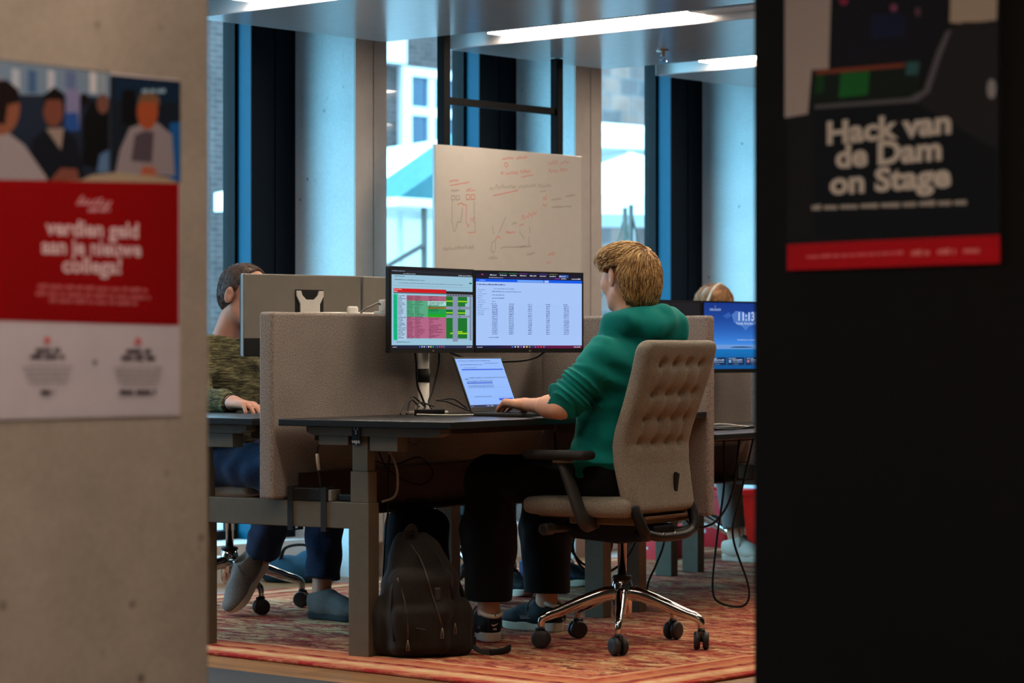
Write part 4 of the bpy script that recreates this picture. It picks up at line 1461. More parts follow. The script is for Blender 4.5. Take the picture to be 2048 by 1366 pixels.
# ================================================================== PEOPLE
def V(*a):
    return np.array(a, float)
def nrm(a):
    a = np.array(a, float)
    return a / np.linalg.norm(a)
def head(s, c, f, up=(0, 0, 1), sc=1.0, beard=False):   # head centre, facing direction
    f, up = nrm(f), nrm(up)
    l = np.cross(up, f)
    l = nrm(l)
    up = np.cross(f, l)
    P = lambda a, b, h: c + sc * (a * f + b * l + h * up)
    ax = (f, l, up)
    E = lambda p, r, k=.02, **kw: s.ell(P(*p), V(*r) * sc, ax, k, **kw)
    E((-.012, 0, .032), (.094, .074, .086), .0)
    E((.035, 0, .0), (.058, .060, .085), .03)
    E((.030, 0, -.055), (.060, .054, .052), .03)
    E((.072, 0, -.098), (.022, .026, .018), .02)
    for b in (-1, 1):
        E((.062, b * .040, -.022), (.026, .022, .026), .02)
        s.cap(P(.080, b * .014, .026), P(.066, b * .050, .022), .010, .008, .012)
        E((.094, b * .030, .004), (.016, .017, .012), .008, sub=True)
        E((.078, b * .031, .003), (.0125, .0125, .0125), .002)
        s.cap(P(.0, b * .050, -.06), P(.045, b * .036, -.095), .016, .014, .03)
    s.cap(P(.090, 0, .012), P(.110, 0, -.026), .009, .013, .012)
    for b in (-1, 1):
        E((.098, b * .011, -.032), (.010, .009, .008), .008)
        s.cap(P(.098, 0, -.058), P(.086, b * .022, -.062), .007, .004, .006)
        s.cap(P(.096, 0, -.070), P(.085, b * .020, -.068), .008, .005, .006)
        s.ell(P(-.012, b * .086, -.006), V(.019, .010, .034) * sc, (f + .25 * b * l * -1 + 0 * up, l + .35 * b * f * 1, up - .15 * f), .006)
        s.ell(P(-.006, b * .097, -.002), V(.010, .008, .018) * sc, ax, .004, sub=True)
    s.cap(P(.088, 0, -.064), P(.084, 0, -.064), .001, .001, 0)
    return P
M['iris'] = flat('iris', rgb(60, 80, 96), .2)
M['eye_white'] = flat('eye_white', rgb(226, 220, 214), .25, var=.02)
def eyes(parent, c, f, up=(0, 0, 1)):
    f = nrm(f)
    l = nrm(np.cross(up, f))
    u = np.cross(f, l)
    for b in (-1, 1):
        p = Vector(c + .0795 * f + b * .031 * l + .003 * u)
        F3 = Matrix(((l[0], u[0], f[0], p[0]), (l[1], u[1], f[1], p[1]), (l[2], u[2], f[2], p[2]), (0, 0, 0, 1)))
        m = MB()
        m.lathe([(.0128 * math.sin(math.pi * i / 10) + 1e-5, -.0128 * math.cos(math.pi * i / 10)) for i in range(11)], 16, F3)
        e = m.build('eye', 'eye_white', parent, True)
        MB().lathe([(.0056, .0108), (.0052, .0126), (.001, .0131)], 14, F3).build('iris', 'iris', e, True)
def hand(s, w, d, n, side, curl=(20, 35, 30), L=1.0, spread=5, thumb=True):
    # wrist, direction towards the knuckles, back-of-hand normal, thumb side direction
    d = nrm(d)
    side = nrm(np.array(side) - d * np.dot(side, d))
    n = nrm(np.cross(d, side)) * (1 if np.dot(np.cross(d, side), n) > 0 else -1)
    k = w + d * .088 * L
    s.box((w + k) / 2 - n * .002, V(.052, .040, .0145) * L, .013 * L, (d, side, n), .012)
    s.cap(w, w + d * .03, .026, .024, .02, flat=(n, .72))
    for i, (o, ln, r) in enumerate(((.030, .070, .0092), (.010, .078, .0095), (-.010, .072, .0090), (-.029, .056, .0082))):
        p = k + side * o * L - d * (.004 if i == 1 else .008 if i < 3 else .016)
        a = R(spread * (1.5 - i) / 1.5)
        dd = nrm(d * math.cos(a) + side * math.sin(a))
        s.cap(p - d * .02, p, r * 1.05, r * 1.08, .008)
        ang = 0
        q = p
        for j, fr in enumerate((.46, .30, .24)):
            ang += R(curl[j] * (1 + .12 * (i - 1)))
            v = dd * math.cos(ang) - n * math.sin(ang)
            q2 = q + v * ln * fr * L
            s.cap(q, q2, r * (1.02 - .07 * j), r * (.98 - .09 * j), .0035)
            q = q2
    if thumb:
        b0 = w + d * .022 + side * .026 - n * .004
        b1 = b0 + nrm(side * .75 + d * .75 - n * .25) * .036
        b2 = b1 + nrm(side * .25 + d - n * .35) * .032
        b3 = b2 + nrm(d - n * .45 - side * .05) * .024
        s.cap(b0, b1, .016, .0125, .012)
        s.cap(b1, b2, .0115, .0105, .004)
        s.cap(b2, b3, .0105, .0078, .003)
def strands(c, f, up, radii, off, keep, flow, n, length, seed, cols, r0=.0017, lift=.006, wave=.25, gain=1.0):
    # hair locks combed over an ellipsoid around c; flow(unit direction) gives the comb direction
    rn = random.Random(seed)
    f, up = nrm(f), nrm(up)
    l = nrm(np.cross(up, f))
    up = np.cross(f, l)
    A = np.stack([f, l, up])
    rad = np.array(radii)
    m = MB()
    made = 0
    tries = 0
    while made < n and tries < n * 12:
        tries += 1
        u = nrm([rn.gauss(0, 1) for _ in range(3)])
        if not keep(u):
            continue
        made += 1
        L = length(u) * rn.uniform(.7, 1.15)
        steps = 6
        q = u.copy()
        pts, rs = [], []
        jit = np.array([rn.gauss(0, 1) for _ in range(3)]) * wave
        lf = rn.uniform(.2, 1.0) * lift
        for i in range(steps):
            t = i / (steps - 1)
            h = off + lf * math.sin(min(1, t * 1.5 + .15) * math.pi * .62) * (1 - .25 * t)
            p = q * (rad + h)
            pts.append(c + p @ A)
            rs.append(max(.0002, r0 * (1 - .85 * t ** 1.6) * (.55 + .45 * min(1, t * 4 + .3))))
            g = np.array(flow(q)) + jit
            g = g - q * (g @ q)
            g = nrm(g)
            q = nrm(q + g * (L / (steps - 1)) / rad.mean())
        cc = rn.choice(cols)
        k = rn.uniform(.7, 1.25) * gain
        m.col = tuple(min(1, v * k) for v in cc)
        m.tube(pts, rs, 4, cap=False, flat=.7)
    return m

# ------------------------------------------------------------------ shoes (toe towards +x, heel at the origin's back)
def shoe(parent, name, mw, upper, sole, length=.285, accent=None, lace=True, collar=None, marks=False, sole_h=.034):
    h = .0045
    u = SDF((-.09, -.075, -.01), (length, .075, .15), h)
    u.cap((-.02, 0, .055), (.03, 0, .055), .040, .043, 0)
    u.cap((.02, 0, .055), (.12, 0, .045), .044, .043, .02)
    u.ell((.145, .004, .040), (.070, .046, .034), None, .02)
    u.cap((-.025, 0, .08), (.015, 0, .085), .036, .040, .02)
    u.cap((.05, 0, .085), (.10, 0, .068), .026, .022, .03)
    u.clip((0, 0, sole_h - .008), (0, 0, -1))
    u.clip((0, 0, .108), (-.25, 0, 1))
    u.cap((-.018, 0, .14), (.016, 0, .10), .026, .026, .004, sub=True)
    up_ = u.build(name, upper, parent)
    up_.matrix_local = mw
    sp_ = [(-.058, .0), (-.050, .028), (-.02, .038), (.04, .036), (.10, .046), (.16, .050), (.195, .036), (.212, .006), (.20, -.030), (.16, -.044), (.10, -.040), (.04, -.034), (-.02, -.037), (-.050, -.027)]
    pl = spline([(x, y, 0) for x, y in sp_ + sp_[:1]], 4)[:-1]
    so = MB()
    so.prism([(x, y) for x, y, _ in pl], .0, sole_h)
    for i, (x, y, z) in enumerate(so.v):
        if z < .01:
            so.v[i] = (x * .97, y * .94, .012 * max(0, (x - .14) / .07) ** 2)
    so.build('sole', sole, up_, bevel=.006, seg=3)
    if collar:
        cm = MB()
        cm.tube([(-.02 + .043 * math.cos(a), .036 * math.sin(a), .103 + .012 * math.cos(a)) for a in [i * 2 * math.pi / 24 for i in range(25)]], .008, 8)
        cm.build('collar', collar, up_, True)
    if lace:
        lm = MB()
        for i in range(4):
            x = .055 + i * .022
            z = .112 - .0115 * i - .002
            lm.tube(spline([(x, -.026, z - .016), (x + .006, 0, z), (x, .026, z - .016)], 4), .0032, 6)
        for sg in (-1, 1):
            lm.tube(spline([(.05, 0, .112), (.055, sg * .022, .118), (.068, sg * .034, .100), (.07, sg * .040, .075)], 4), .0026, 6)
        lm.build('laces', accent or 'shoe_white', up_, True)
    if accent:
        am = MB()
        for sg in (-1, 1):
            am.add([(x, sg * y, z) for x, y, z in ((.15, .043, .036), (.15, .046, .050), (.06, .0455, .060), (-.03, .0425, .056), (-.03, .0435, .046), (.05, .0465, .046))], [(0, 1, 2, 3, 4, 5)])
        am.build('side_panel', accent, up_)
    if marks:
        mk = MB()
        MT2 = Matrix.Translation((-.0635, 0, .062)) @ Matrix.Rotation(R(-90), 4, 'Z') @ Matrix.Rotation(R(-6), 4, 'X')
        sw = [(-.013, .004), (-.010, -.003), (-.004, -.005), (.004, -.002), (.015, .006), (.003, .002), (-.004, .0005), (-.009, .0015)]
        mk.add([(x, 0, z) for x, z in sw], [tuple(range(len(sw)))], MT2)
        v, f_ = text_geo('AIR', .010, .0003)
        mk.add([(p[0], p[1], p[2] - .018) for p in v], f_, MT2)
        mk.build('heel_mark', 'shoe_white', up_)
        pt = MB()
        pt.box(-.062, -.052, -.024, .024, .04, .078)
        pt.build('heel_tab', 'shoe_black', up_, bevel=.004)
        pl_ = MB().tube([(-.058, -.008, .080), (-.068, 0, .096), (-.058, .008, .080)], .004, 8).build('pull_loop', 'shoe_black', up_, True)
    return up_
def foot_frame(heel, toe_dir, z=RUGZ, pitch=0, roll=0):
    a = math.atan2(toe_dir[1], toe_dir[0])
    return Matrix.Translation((heel[0], heel[1], z)) @ Matrix.Rotation(a, 4, 'Z') @ Matrix.Rotation(pitch, 4, 'Y') @ Matrix.Rotation(roll, 4, 'X') @ Matrix.Translation((.055, 0, 0))

def fold_noise(x, y, z, fr, seed):
    return (np.sin(fr * x + 3.1 * np.sin(.5 * fr * y + seed) + seed) * np.sin(fr * .8 * z + 2.3 * np.sin(.45 * fr * x + 1.7 * seed)) + .5 * np.sin(fr * 1.7 * (z + .4 * y) + 2 * np.sin(fr * .7 * x + seed)))

# ================================================================== the person in green (local axes: the desk frame)
A = thing('person', 'person with short blond hair in a green hoodie, typing with their back to us', 'person', DESK @ T(0, 0, 0))
OA = V(.93, .81, 0)
HC, HF = V(.930, .812, 1.300), nrm((-.957, .297, -.08))
SL, EL, WL = V(.940, .635, 1.020), V(.825, .535, .848), V(.600, .668, .853)
SR, ER, WR_ = V(.930, .985, 1.020), V(.80, 1.10, .85), V(.56, .955, .853)
s = SDF((.12, .40, 0.0), (1.20, 1.25, 1.46), .0045)
P = head(s, HC, HF)
s.cap(V(.965, .80, 1.06), HC - HF * .015 + V(.0, 0, -.07), .056, .054, .03)
s.column([(.56, .88, .80, .09, .15), (.72, .885, .80, .085, .13), (.92, .92, .80, .095, .145), (1.05, .94, .80, .08, .135)], 0.03)
for S_, E2, W2 in ((SL, EL, WL), (SR, ER, WR_)):
    s.cap(S_, E2, .048, .036, .02)
    d = W2 - E2
    s.cap(E2, E2 + d * .30, .033, .037, .02)
    s.cap(E2 + d * .15, W2, .037, .0245, .03, flat=((0, 0, 1), .92))
    s.ell(E2 + V(.014, -.006, -.010), (.026, .026, .026), None, .02)
hand(s, WL, V(-.16, .055, .012), V(0, 0, 1), V(.30, 1, -.1), (20, 15, 10), 1.0)
hand(s, WR_, V(-.16, -.03, .012), V(0, 0, 1), V(.2, -1, -.1), (20, 15, 10), 1.0)
HLp, HRp = V(.88, .715, .605), V(.88, .895, .605)
KL, KR = V(.435, .690, .585), V(.45, 1.045, .585)
AL, AR = V(.425, .698, .12), V(.425, 1.085, .125)
for h_, k_, a_ in ((HLp, KL, AL), (HRp, KR, AR)):
    s.cap(h_, k_, .075, .052, .03)
    s.cap(k_, k_ + (a_ - k_) * .4, .050, .052, .02)
    s.cap(k_ + (a_ - k_) * .35, a_, .050, .036, .02)
    s.cap(a_, a_ + V(0, 0, -.055), .036, .036, .02)
FL, FR = nrm((-.80, .59, 0)), nrm((-1, .05, 0))
for a_, fd in ((AL, FL), (AR, FR)):
    s.cap(V(a_[0], a_[1], .052) - fd * .01, V(a_[0], a_[1], .046) + fd * .12, .030, .022, .03)
body = s.build('body', 'skin', A)
eyes(A, HC, HF)
# hoodie
s = SDF((.70, .36, .56), (1.30, 1.28, 1.26), .0045)
s.column([(.606, .880, .80, .122, .196), (.66, .880, .80, .128, .200), (.72, .885, .80, .122, .186), (.80, .895, .80, .118, .162), (.90, .915, .80, .130, .175), (.97, .930, .80, .134, .188), (1.03, .945, .805, .120, .172), (1.075, .950, .805, .09, .125), (1.11, .952, .805, .070, .085)], 0, pw=2.3)
s.cap(V(.95, .79, 1.055), SL + V(.0, .01, -.005), .062, .060, .05)
s.cap(V(.95, .82, 1.055), SR, .066, .070, .05)
cl = SL + (EL - SL) * .84
cr = SR + (ER - SR) * .84
dl, dr_ = nrm(EL - SL), nrm(ER - SR)
s.cap(SL, cl, .064, .060, .045, cut=(cl, dl))
s.cap(SR, cr, .076, .064, .045, cut=(cr, dr_))
s.cap(SL + (EL - SL) * .5, SL + (EL - SL) * .78, .064, .066, .02)
# hood lying on the back
hood = [V(.895, .750, 1.085), V(.930, .712, 1.118), V(.995, .715, 1.140), V(1.045, .77, 1.142), V(1.06, .84, 1.138), V(1.02, .905, 1.128), V(.95, .915, 1.11), V(.895, .88, 1.085)]
for i in range(len(hood) - 1):
    s.cap(hood[i], hood[i + 1], .043, .043, .03)
s.cap(V(1.06, .77, 1.120), V(1.085, .87, 1.115), .058, .056, .03)
s.cap(V(1.04, .80, 1.06), V(1.04, .87, 1.055), .05, .048, .03)
s.cap(V(1.00, .715, 1.172), V(1.075, .80, 1.172), .020, .024, .02)
s.cap(V(1.075, .80, 1.172), V(1.06, .89, 1.165), .024, .022, .02)
s.cap(V(.945, .805, 1.30), V(.965, .80, 1.09), .060, .062, .01, sub=True)
# folds
ax_l = dl
def folds(x, y, z):
    tl = ((x - SL[0]) * dl[0] + (y - SL[1]) * dl[1] + (z - SL[2]) * dl[2])
    rl = np.sqrt((x - SL[0] - tl * dl[0]) ** 2 + (y - SL[1] - tl * dl[1]) ** 2 + (z - SL[2] - tl * dl[2]) ** 2)
    arm = np.clip((.11 - rl) / .03, 0, 1) * np.clip((tl - .05) / .05, 0, 1)
    wv = np.sin(118 * tl + 2.2 * np.sin(26 * (x + z)) + 14 * (x - y))
    r1 = arm * (.009 * (1 - np.abs(wv) ** .7 * 1.6) * -1 + .004 * np.sin(70 * tl - 30 * z))
    tor = np.clip((1.04 - z) / .05, 0, 1) * (1 - arm)
    # long drag lines from the shoulder blade and under the arm to the waist
    drag = np.sin(46 * (x - .95) + 30 * (z - .8) + 1.6 * np.sin(14 * z + 9 * y))
    waist = np.clip((.80 - z) / .10, 0, 1)
    under = np.exp(-(((z - .90) / .07) ** 2)) * np.clip((.70 - y) / .06, 0, 1)
    r2 = tor * (.0052 * drag + .0045 * waist * np.sin(62 * z + 2.4 * np.sin(16 * x + 8 * y)) + 0.012 * under * np.sin(60 * (z + .5 * x)))
    hd = np.clip((z - 1.06) / .03, 0, 1)
    r3 = hd * (0.006 * np.sin(48 * (z + .35 * x) + 2 * np.sin(20 * y)) + .002 * np.sin(80 * y + 20 * x))
    hem = .006 * np.clip((.655 - z) / .01, 0, 1)
    cuff = -.004 * np.clip((tl - .205) / .008, 0, 1) * arm
    return r1 + r2 + r3 + hem + cuff
s.warp(folds)
s.cap(V(.88, .80, .54), V(.88, .80, .625), .06, .085, .004, sub=True, flat=((0, 1, 0), 1.35))
s.build('hoodie', 'hoodie', A, 1)
fl = MB()
fl.tube(spline([(.83, .64, .70), (.775, .64, .69), (.745, .65, .675), (.77, .67, .662), (.83, .675, .655)], 6), .013, 10, flat=.5)
fl.build('hem_fold', 'hoodie', A, True)
# trousers
s = SDF((.24, .55, .10), (1.14, 1.24, .80), .006)
s.column([(.535, .88, .80, .120, .180), (.62, .88, .80, .124, .178), (.72, .885, .80, .105, .155), (.76, .89, .80, .10, .15)], 0, pw=2.4)
for h_, k_, a_, kx in ((HLp, KL, AL, -.02), (HRp, KR, AR, .0)):
    hem = V(a_[0], a_[1], .155)
    s.cap(h_, k_, .094, .083, .05)
    s.cap(k_, k_ + (hem - k_) * .5, .085, .096, .03)
    s.cap(k_ + (hem - k_) * .45, hem + V(0, 0, -.02), .096, .082, .03, cut=(hem, (0, 0, -1)))
    s.cap(hem + V(0, 0, -.10), hem + V(0, 0, .05), .060, .060, .004, sub=True)
s.warp(lambda x, y, z: .0055 * fold_noise(x, y, z, 30, 1.3) * np.clip(1.2 - 4 * np.abs(z - .45), .35, 1))
s.build('trousers', 'trousers', A)
shoe(A, 'sneaker', foot_frame((.425 + .8 * .055, .698 - .59 * .055), FL), 'shoe_black', 'shoe_white', collar='shoe_white', accent='shoe_grey', marks=True)
shoe(A, 'sneaker', foot_frame((.425 + .062, 1.085), FR), 'shoe_black', 'shoe_white', collar='shoe_white', accent='shoe_grey', marks=True)
# blond hair: a soft cap and combed locks
BL = [rgb(206, 168, 108), rgb(180, 140, 86), rgb(226, 192, 136), rgb(150, 112, 66), rgb(192, 152, 96), rgb(116, 84, 50)]
hl = nrm(np.cross((0, 0, 1), HF))
hu = np.cross(HF, hl)
hc = HC - HF * .014 + hu * .018
def hloc(q):
    q = np.asarray(q) - hc
    return q @ HF, q @ hl, q @ hu
s = SDF(HC - .17, HC + .17, .0035)
s.ell(hc, (.105, .093, .096), (HF, hl, hu), 0)
s.ell(hc - HF * .034 - hu * .030, (.074, .074, .080), (HF, hl, hu), .04)
s.ell(hc - HF * .052 - hu * .088, (.040, .058, .052), (HF, hl, hu), .05)
s.ell(hc + HF * .05 + hl * .02 + hu * .035, (.065, .070, .055), (HF, hl, hu), .04)
def hairline(a, b):
    lim = np.where(a < -.02, -.118, -.118 + (a + .02) * 2.0)
    lim = np.maximum(lim, np.where((np.abs(b) > .045) & (a > -.036), .014 - (a > .03) * .014, -1))
    return np.maximum(lim, np.where(a > .062, -.004, -1))
def hcut(x, y, z):
    q = [x - hc[0], y - hc[1], z - hc[2]]
    a, b, h = (sum(q[i] * w[i] for i in range(3)) for w in (HF, hl, hu))
    return np.maximum(0, hairline(a, b) - h) * 3
full = s.F.copy()
s.warp(hcut)
hair = s.build('hair', 'hair', A, 2, col=rgb(140, 98, 56))
s.F = full
crown = hc - HF * .070 - hl * .022 + hu * .066
def keepA(p):
    a, b, h = hloc(p)
    return h > hairline(a, b) + .004
def flowA(p):
    a, b, h = hloc(p)
    r = p - crown
    r /= np.maximum(np.linalg.norm(r, axis=1, keepdims=True), .01)
    sw = np.cross(np.broadcast_to(nrm(-HF * .6 + hu * .8), r.shape), r)
    fwd = HF * .55 + hl * .35
    dn = -hu
    low = np.clip((.01 - h) / .06, 0, 1)[:, None]
    return r * (1 - .6 * low) + sw * .40 * (1 - low) + fwd * (.45 * (1 - low)) + dn * (.15 + .9 * low) - HF * .1 * low
def lenA(p):
    a, b, h = hloc(p)
    return np.where((np.abs(b) > .035) & (a > -.06) & (h < .075), .016, np.where(h > .0, .062, .036))
comb(s, keepA, flowA, 5200, lenA, 5, BL, .0023, .010, .20).build('locks', 'hair', hair, True)

# ================================================================== the bearded person on the left
B = thing('person', 'bearded person in olive striped knitwear, face hidden behind the grey monitor', 'person', DESK @ T(0, 0, 0))
HC, HF = V(-.925, 1.0, 1.262), nrm((.93, .08, -.22))
hu = nrm(V(0, 0, 1) - HF * HF[2])
SR, ER, WR_ = V(-1.02, .815, 1.01), V(-.90, .685, .855), V(-.655, .60, .845)
SL, EL, WL = V(-1.02, 1.185, 1.01), V(-.88, 1.30, .85), V(-.64, 1.12, .845)
s = SDF((-1.30, .50, 0), (-.30, 1.42, 1.42), .005)
P = head(s, HC, HF)
s.cap(V(-1.045, 1.0, 1.03), HC - HF * .03 + V(-.01, 0, -.075), .058, .054, .04)
s.column([(.56, -1.06, 1.0, .12, .16), (.75, -1.05, 1.0, .12, .15), (.92, -1.03, 1.0, .11, .165), (1.04, -1.02, 1.0, .09, .15)], .03)
for S_, E2, W2 in ((SL, EL, WL), (SR, ER, WR_)):
    s.cap(S_, E2, .054, .044, .03)
    s.cap(E2, W2, .044, .029, .02)
hand(s, WR_, V(.16, -.03, -.008), V(0, 0, 1), V(.15, 1, -.05), (16, 26, 22), 1.02)
hand(s, WL, V(.16, -.03, -.008), V(0, 0, 1), V(.15, -1, -.05), (16, 26, 22), 1.02)
HRp, HLp = V(-1.05, .90, .60), V(-1.05, 1.10, .60)
KR, KL = V(-.60, .86, .60), V(-.56, 1.06, .59)
AR, AL = V(-.85, 1.0, .225), V(-.535, .985, .11)
for h_, k_, a_ in ((HLp, KL, AL), (HRp, KR, AR)):
    s.cap(h_, k_, .078, .055, .03)
    s.cap(k_, a_, .053, .036, .03)
s.cap(AL + V(0, 0, -.05), AL + V(.10, 0, -.065), .03, .024, .03)
s.cap(AR + V(0, 0, -.03), AR + V(-.03, -.06, -.12), .03, .024, .03)
s.build('body', 'skin_tan', B)
eyes(B, HC, HF)
s = SDF((-1.30, .52, .55), (-.62, 1.42, 1.14), .0055)
s.column([(.60, -1.06, 1.0, .15, .19), (.72, -1.05, 1.0, .155, .185), (.88, -1.04, 1.0, .142, .19), (.98, -1.03, 1.0, .13, .195), (1.045, -1.02, 1.0, .10, .16), (1.085, -1.015, 1.0, .075, .10)], 0, pw=2.3)
for S_, E2, W2 in ((SL, EL, WL), (SR, ER, WR_)):
    c_ = E2 + (W2 - E2) * .93
    d_ = nrm(W2 - E2)
    s.cap(V(-1.02, 1.0, 1.03), S_, .065, .070, .05)
    s.cap(S_, E2, .072, .058, .04)
    s.cap(E2, c_, .057, .041, .03, cut=(c_, d_))
s.cap(V(-1.01, 1.0, 1.20), V(-1.015, 1.0, 1.07), .07, .068, .006, sub=True)
s.warp(lambda x, y, z: .0055 * fold_noise(x, y, z, 34, .4))
sw_ = s.build('sweater', 'knit', B)
col_ = MB()
col_.tube([(-1.008 + .078 * math.cos(a), 1.0 + .074 * math.sin(a), 1.076 - .022 * math.cos(a)) for a in [i * 2 * math.pi / 28 for i in range(29)]], .009, 8)
col_.build('neckband', 'soft_black', sw_, True)
wb_ = MB()
d_ = nrm(WR_ - ER)
ctr = ER + (WR_ - ER) * .965
a1 = nrm(np.cross(d_, (0, 0, 1)))
a2_ = np.cross(d_, a1)
wb_.tube([tuple(ctr + a1 * .032 * math.cos(t) + a2_ * .028 * math.sin(t)) for t in [i * 2 * math.pi / 20 for i in range(21)]], .004, 8)
wb_.build('wrist_band', 'black_plastic', B, True)
s = SDF((-1.26, .70, .10), (-.40, 1.24, .78), .006)
s.column([(.535, -1.05, 1.0, .14, .185), (.62, -1.05, 1.0, .145, .185), (.72, -1.05, 1.0, .13, .165)], 0, pw=2.4)
for h_, k_, a_, hz in ((HLp, KL, AL, .165), (HRp, KR, AR, .26)):
    t_ = (k_[2] - hz) / (k_[2] - a_[2])
    hem = k_ + (a_ - k_) * t_
    dn = nrm(a_ - k_)
    s.cap(h_, k_, .098, .082, .05)
    s.cap(k_, hem, .080, .068, .03, cut=(hem, dn))
s.warp(lambda x, y, z: .005 * fold_noise(x, y, z, 36, 2.2))
s.build('jeans', 'denim', B)
shoe(B, 'sneaker', foot_frame((-.585, .985), (1, -.10, 0)), 'shoe_grey', 'soft_black', lace=False, sole_h=.03)
fd = nrm((-.12, -.99, 0))
shoe(B, 'sneaker', foot_frame((-.84, 1.03), fd, .205, R(46), R(6)), 'grey_knit', 'shoe_white', accent='shoe_grey')
BR = [rgb(74, 52, 38), rgb(58, 40, 30), rgb(96, 68, 50), rgb(120, 92, 70)]
hc = HC - HF * .005 + hu * .028
s = SDF(HC - .16, HC + .16, .004)
bl_ = nrm(np.cross(hu, HF))
s.ell(hc, (.110, .084, .094), (HF, bl_, hu), 0)
s.ell(hc - HF * .045 - hu * .062, (.046, .056, .052), (HF, bl_, hu), .05)
def line2(a, b):
    lim = np.where(a < -.03, -.108, -.108 + (a + .03) * 2.4)
    return np.maximum(lim, np.where(a > .084, .03, -1))
def hcut2(x, y, z):
    q = [x - hc[0], y - hc[1], z - hc[2]]
    a, b, h = (sum(q[i] * w[i] for i in range(3)) for w in (HF, bl_, hu))
    return np.maximum(0, line2(a, b) - h) * 4
full = s.F.copy()
s.warp(hcut2)
hr = s.build('hair', 'hair', B, 2, col=rgb(66, 47, 36))
s.F = full
def keep2(p):
    q = p - hc
    return q @ hu > line2(q @ HF, q @ bl_) + .003
comb(s, keep2, lambda p: np.broadcast_to(HF * .3 - hu * .35, p.shape), 3000, lambda p: np.full(len(p), .016), 9, BR, .0013, .005, .6, 4).build('locks', 'hair', hr, True)
bd = SDF(HC - .16, HC + .16, .004)
bd.ell(HC + HF * .034 - hu * .070, (.066, .061, .046), (HF, bl_, hu), 0)
bd.ell(HC + HF * .070 - hu * .100, (.030, .034, .026), (HF, bl_, hu), .02)
bd.clip(HC - hu * .052 + HF * .05, nrm(hu + HF * .25))
bd.build('beard', 'hair', B, 2, col=rgb(92, 64, 48))

# ================================================================== two more people across the desks, almost hidden
def seated(label, wx, ey, top, legs, shoe_mat, sole_mat, hair_cols, hair_fn, feet, turn=1.0, hz=1.255):
    X = thing('person', label, 'person', DESK @ T(0, 0, 0))
    s = SDF((wx - .28, ey - .45, 0), (wx + .78, ey + .45, hz + .17), .0075)
    hcn = V(wx + .13, ey, hz)
    f_ = nrm((1, .05, -.22))
    head(s, hcn, f_)
    s.cap(V(wx + .02, ey, 1.02), hcn + V(-.02, 0, -.08), .056, .055, .04)
    s.column([(.56, wx, ey, .11, .15), (.8, wx, ey, .10, .14), (1.02, wx + .015, ey, .09, .15)], .03)
    arms = []
    for sg in (-1, 1):
        S_, E2, W2 = V(wx + .01, ey + sg * .18, 1.0), V(wx + .13, ey + sg * .25, .80), V(wx + .37, ey + sg * .14, .775)
        s.cap(S_, E2, .046, .04, .03)
        s.cap(E2, W2, .04, .026, .02)
        hand(s, W2, V(.16, -sg * .02, 0), V(0, 0, 1), V(.1, -sg, 0), (18, 26, 22))
        arms.append((S_, E2, W2))
    ks = []
    for sg, ft in zip((-1, 1), feet):
        h_, k_ = V(wx, ey + sg * .09, .59), V(ft[0] - .02, ft[1] - .0 * sg, .57)
        a_ = V(ft[0], ft[1], .11)
        if np.linalg.norm(k_ - h_) > .5:
            k_ = h_ + (k_ - h_) * .5 / np.linalg.norm(k_ - h_)
        s.cap(h_, k_, .072, .05, .03)
        s.cap(k_, a_, .05, .034, .03)
        s.cap(a_ + V(0, 0, -.05), a_ + V(.09, 0, -.06), .03, .024, .03)
        ks.append((h_, k_, a_))
    s.build('body', 'skin', X)
    eyes(X, hcn, f_)
    s = SDF((wx - .26, ey - .42, .56), (wx + .42, ey + .42, 1.12), .0075)
    s.column([(.60, wx, ey, .14, .18), (.8, wx, ey, .135, .17), (.96, wx + .01, ey, .12, .18), (1.03, wx + .015, ey, .09, .14), (1.07, wx + .02, ey, .07, .08)], 0, pw=2.3)
    for S_, E2, W2 in arms:
        c_ = E2 + (W2 - E2) * .9
        s.cap(V(wx + .015, ey, 1.01), S_, .06, .062, .05)
        s.cap(S_, E2, .064, .054, .04)
        s.cap(E2, c_, .052, .04, .03, cut=(c_, nrm(W2 - E2)))
    s.warp(lambda x, y, z: .005 * fold_noise(x, y, z, 34, .9))
    s.build('jumper', top, X)
    s = SDF((wx - .22, ey - .50, .09), (wx + .76, ey + .50, .76), .0075)
    s.column([(.535, wx, ey, .13, .175), (.62, wx, ey, .135, .175), (.70, wx, ey, .12, .155)], 0, pw=2.4)
    for h_, k_, a_ in ks:
        hem = a_ + V(0, 0, .06)
        s.cap(h_, k_, .09, .072, .05)
        s.cap(k_, hem, .07, .055, .03, cut=(hem, nrm(a_ - k_)))
    s.build('trousers', legs, X)
    for ft in feet:
        shoe(X, 'sneaker', foot_frame((ft[0] - .055, ft[1]), (ft[2], ft[3], 0)), shoe_mat, sole_mat, accent='shoe_blue' if shoe_mat == 'shoe_black' else None)
    hair_fn(X, hcn, f_, hair_cols)
    return X
def hair_short(X, c, f, cols):
    s = SDF(c - .16, c + .16, .005)
    u = nrm(V(0, 0, 1) - f * f[2])
    s.ell(c - f * .014 + u * .034, (.098, .080, .090), (f, np.cross(u, f), u), 0)
    s.clip(c + u * -.02 + f * .02, nrm(-u + f * .9))
    s.build('hair', 'hair', X, 2, col=cols[0])
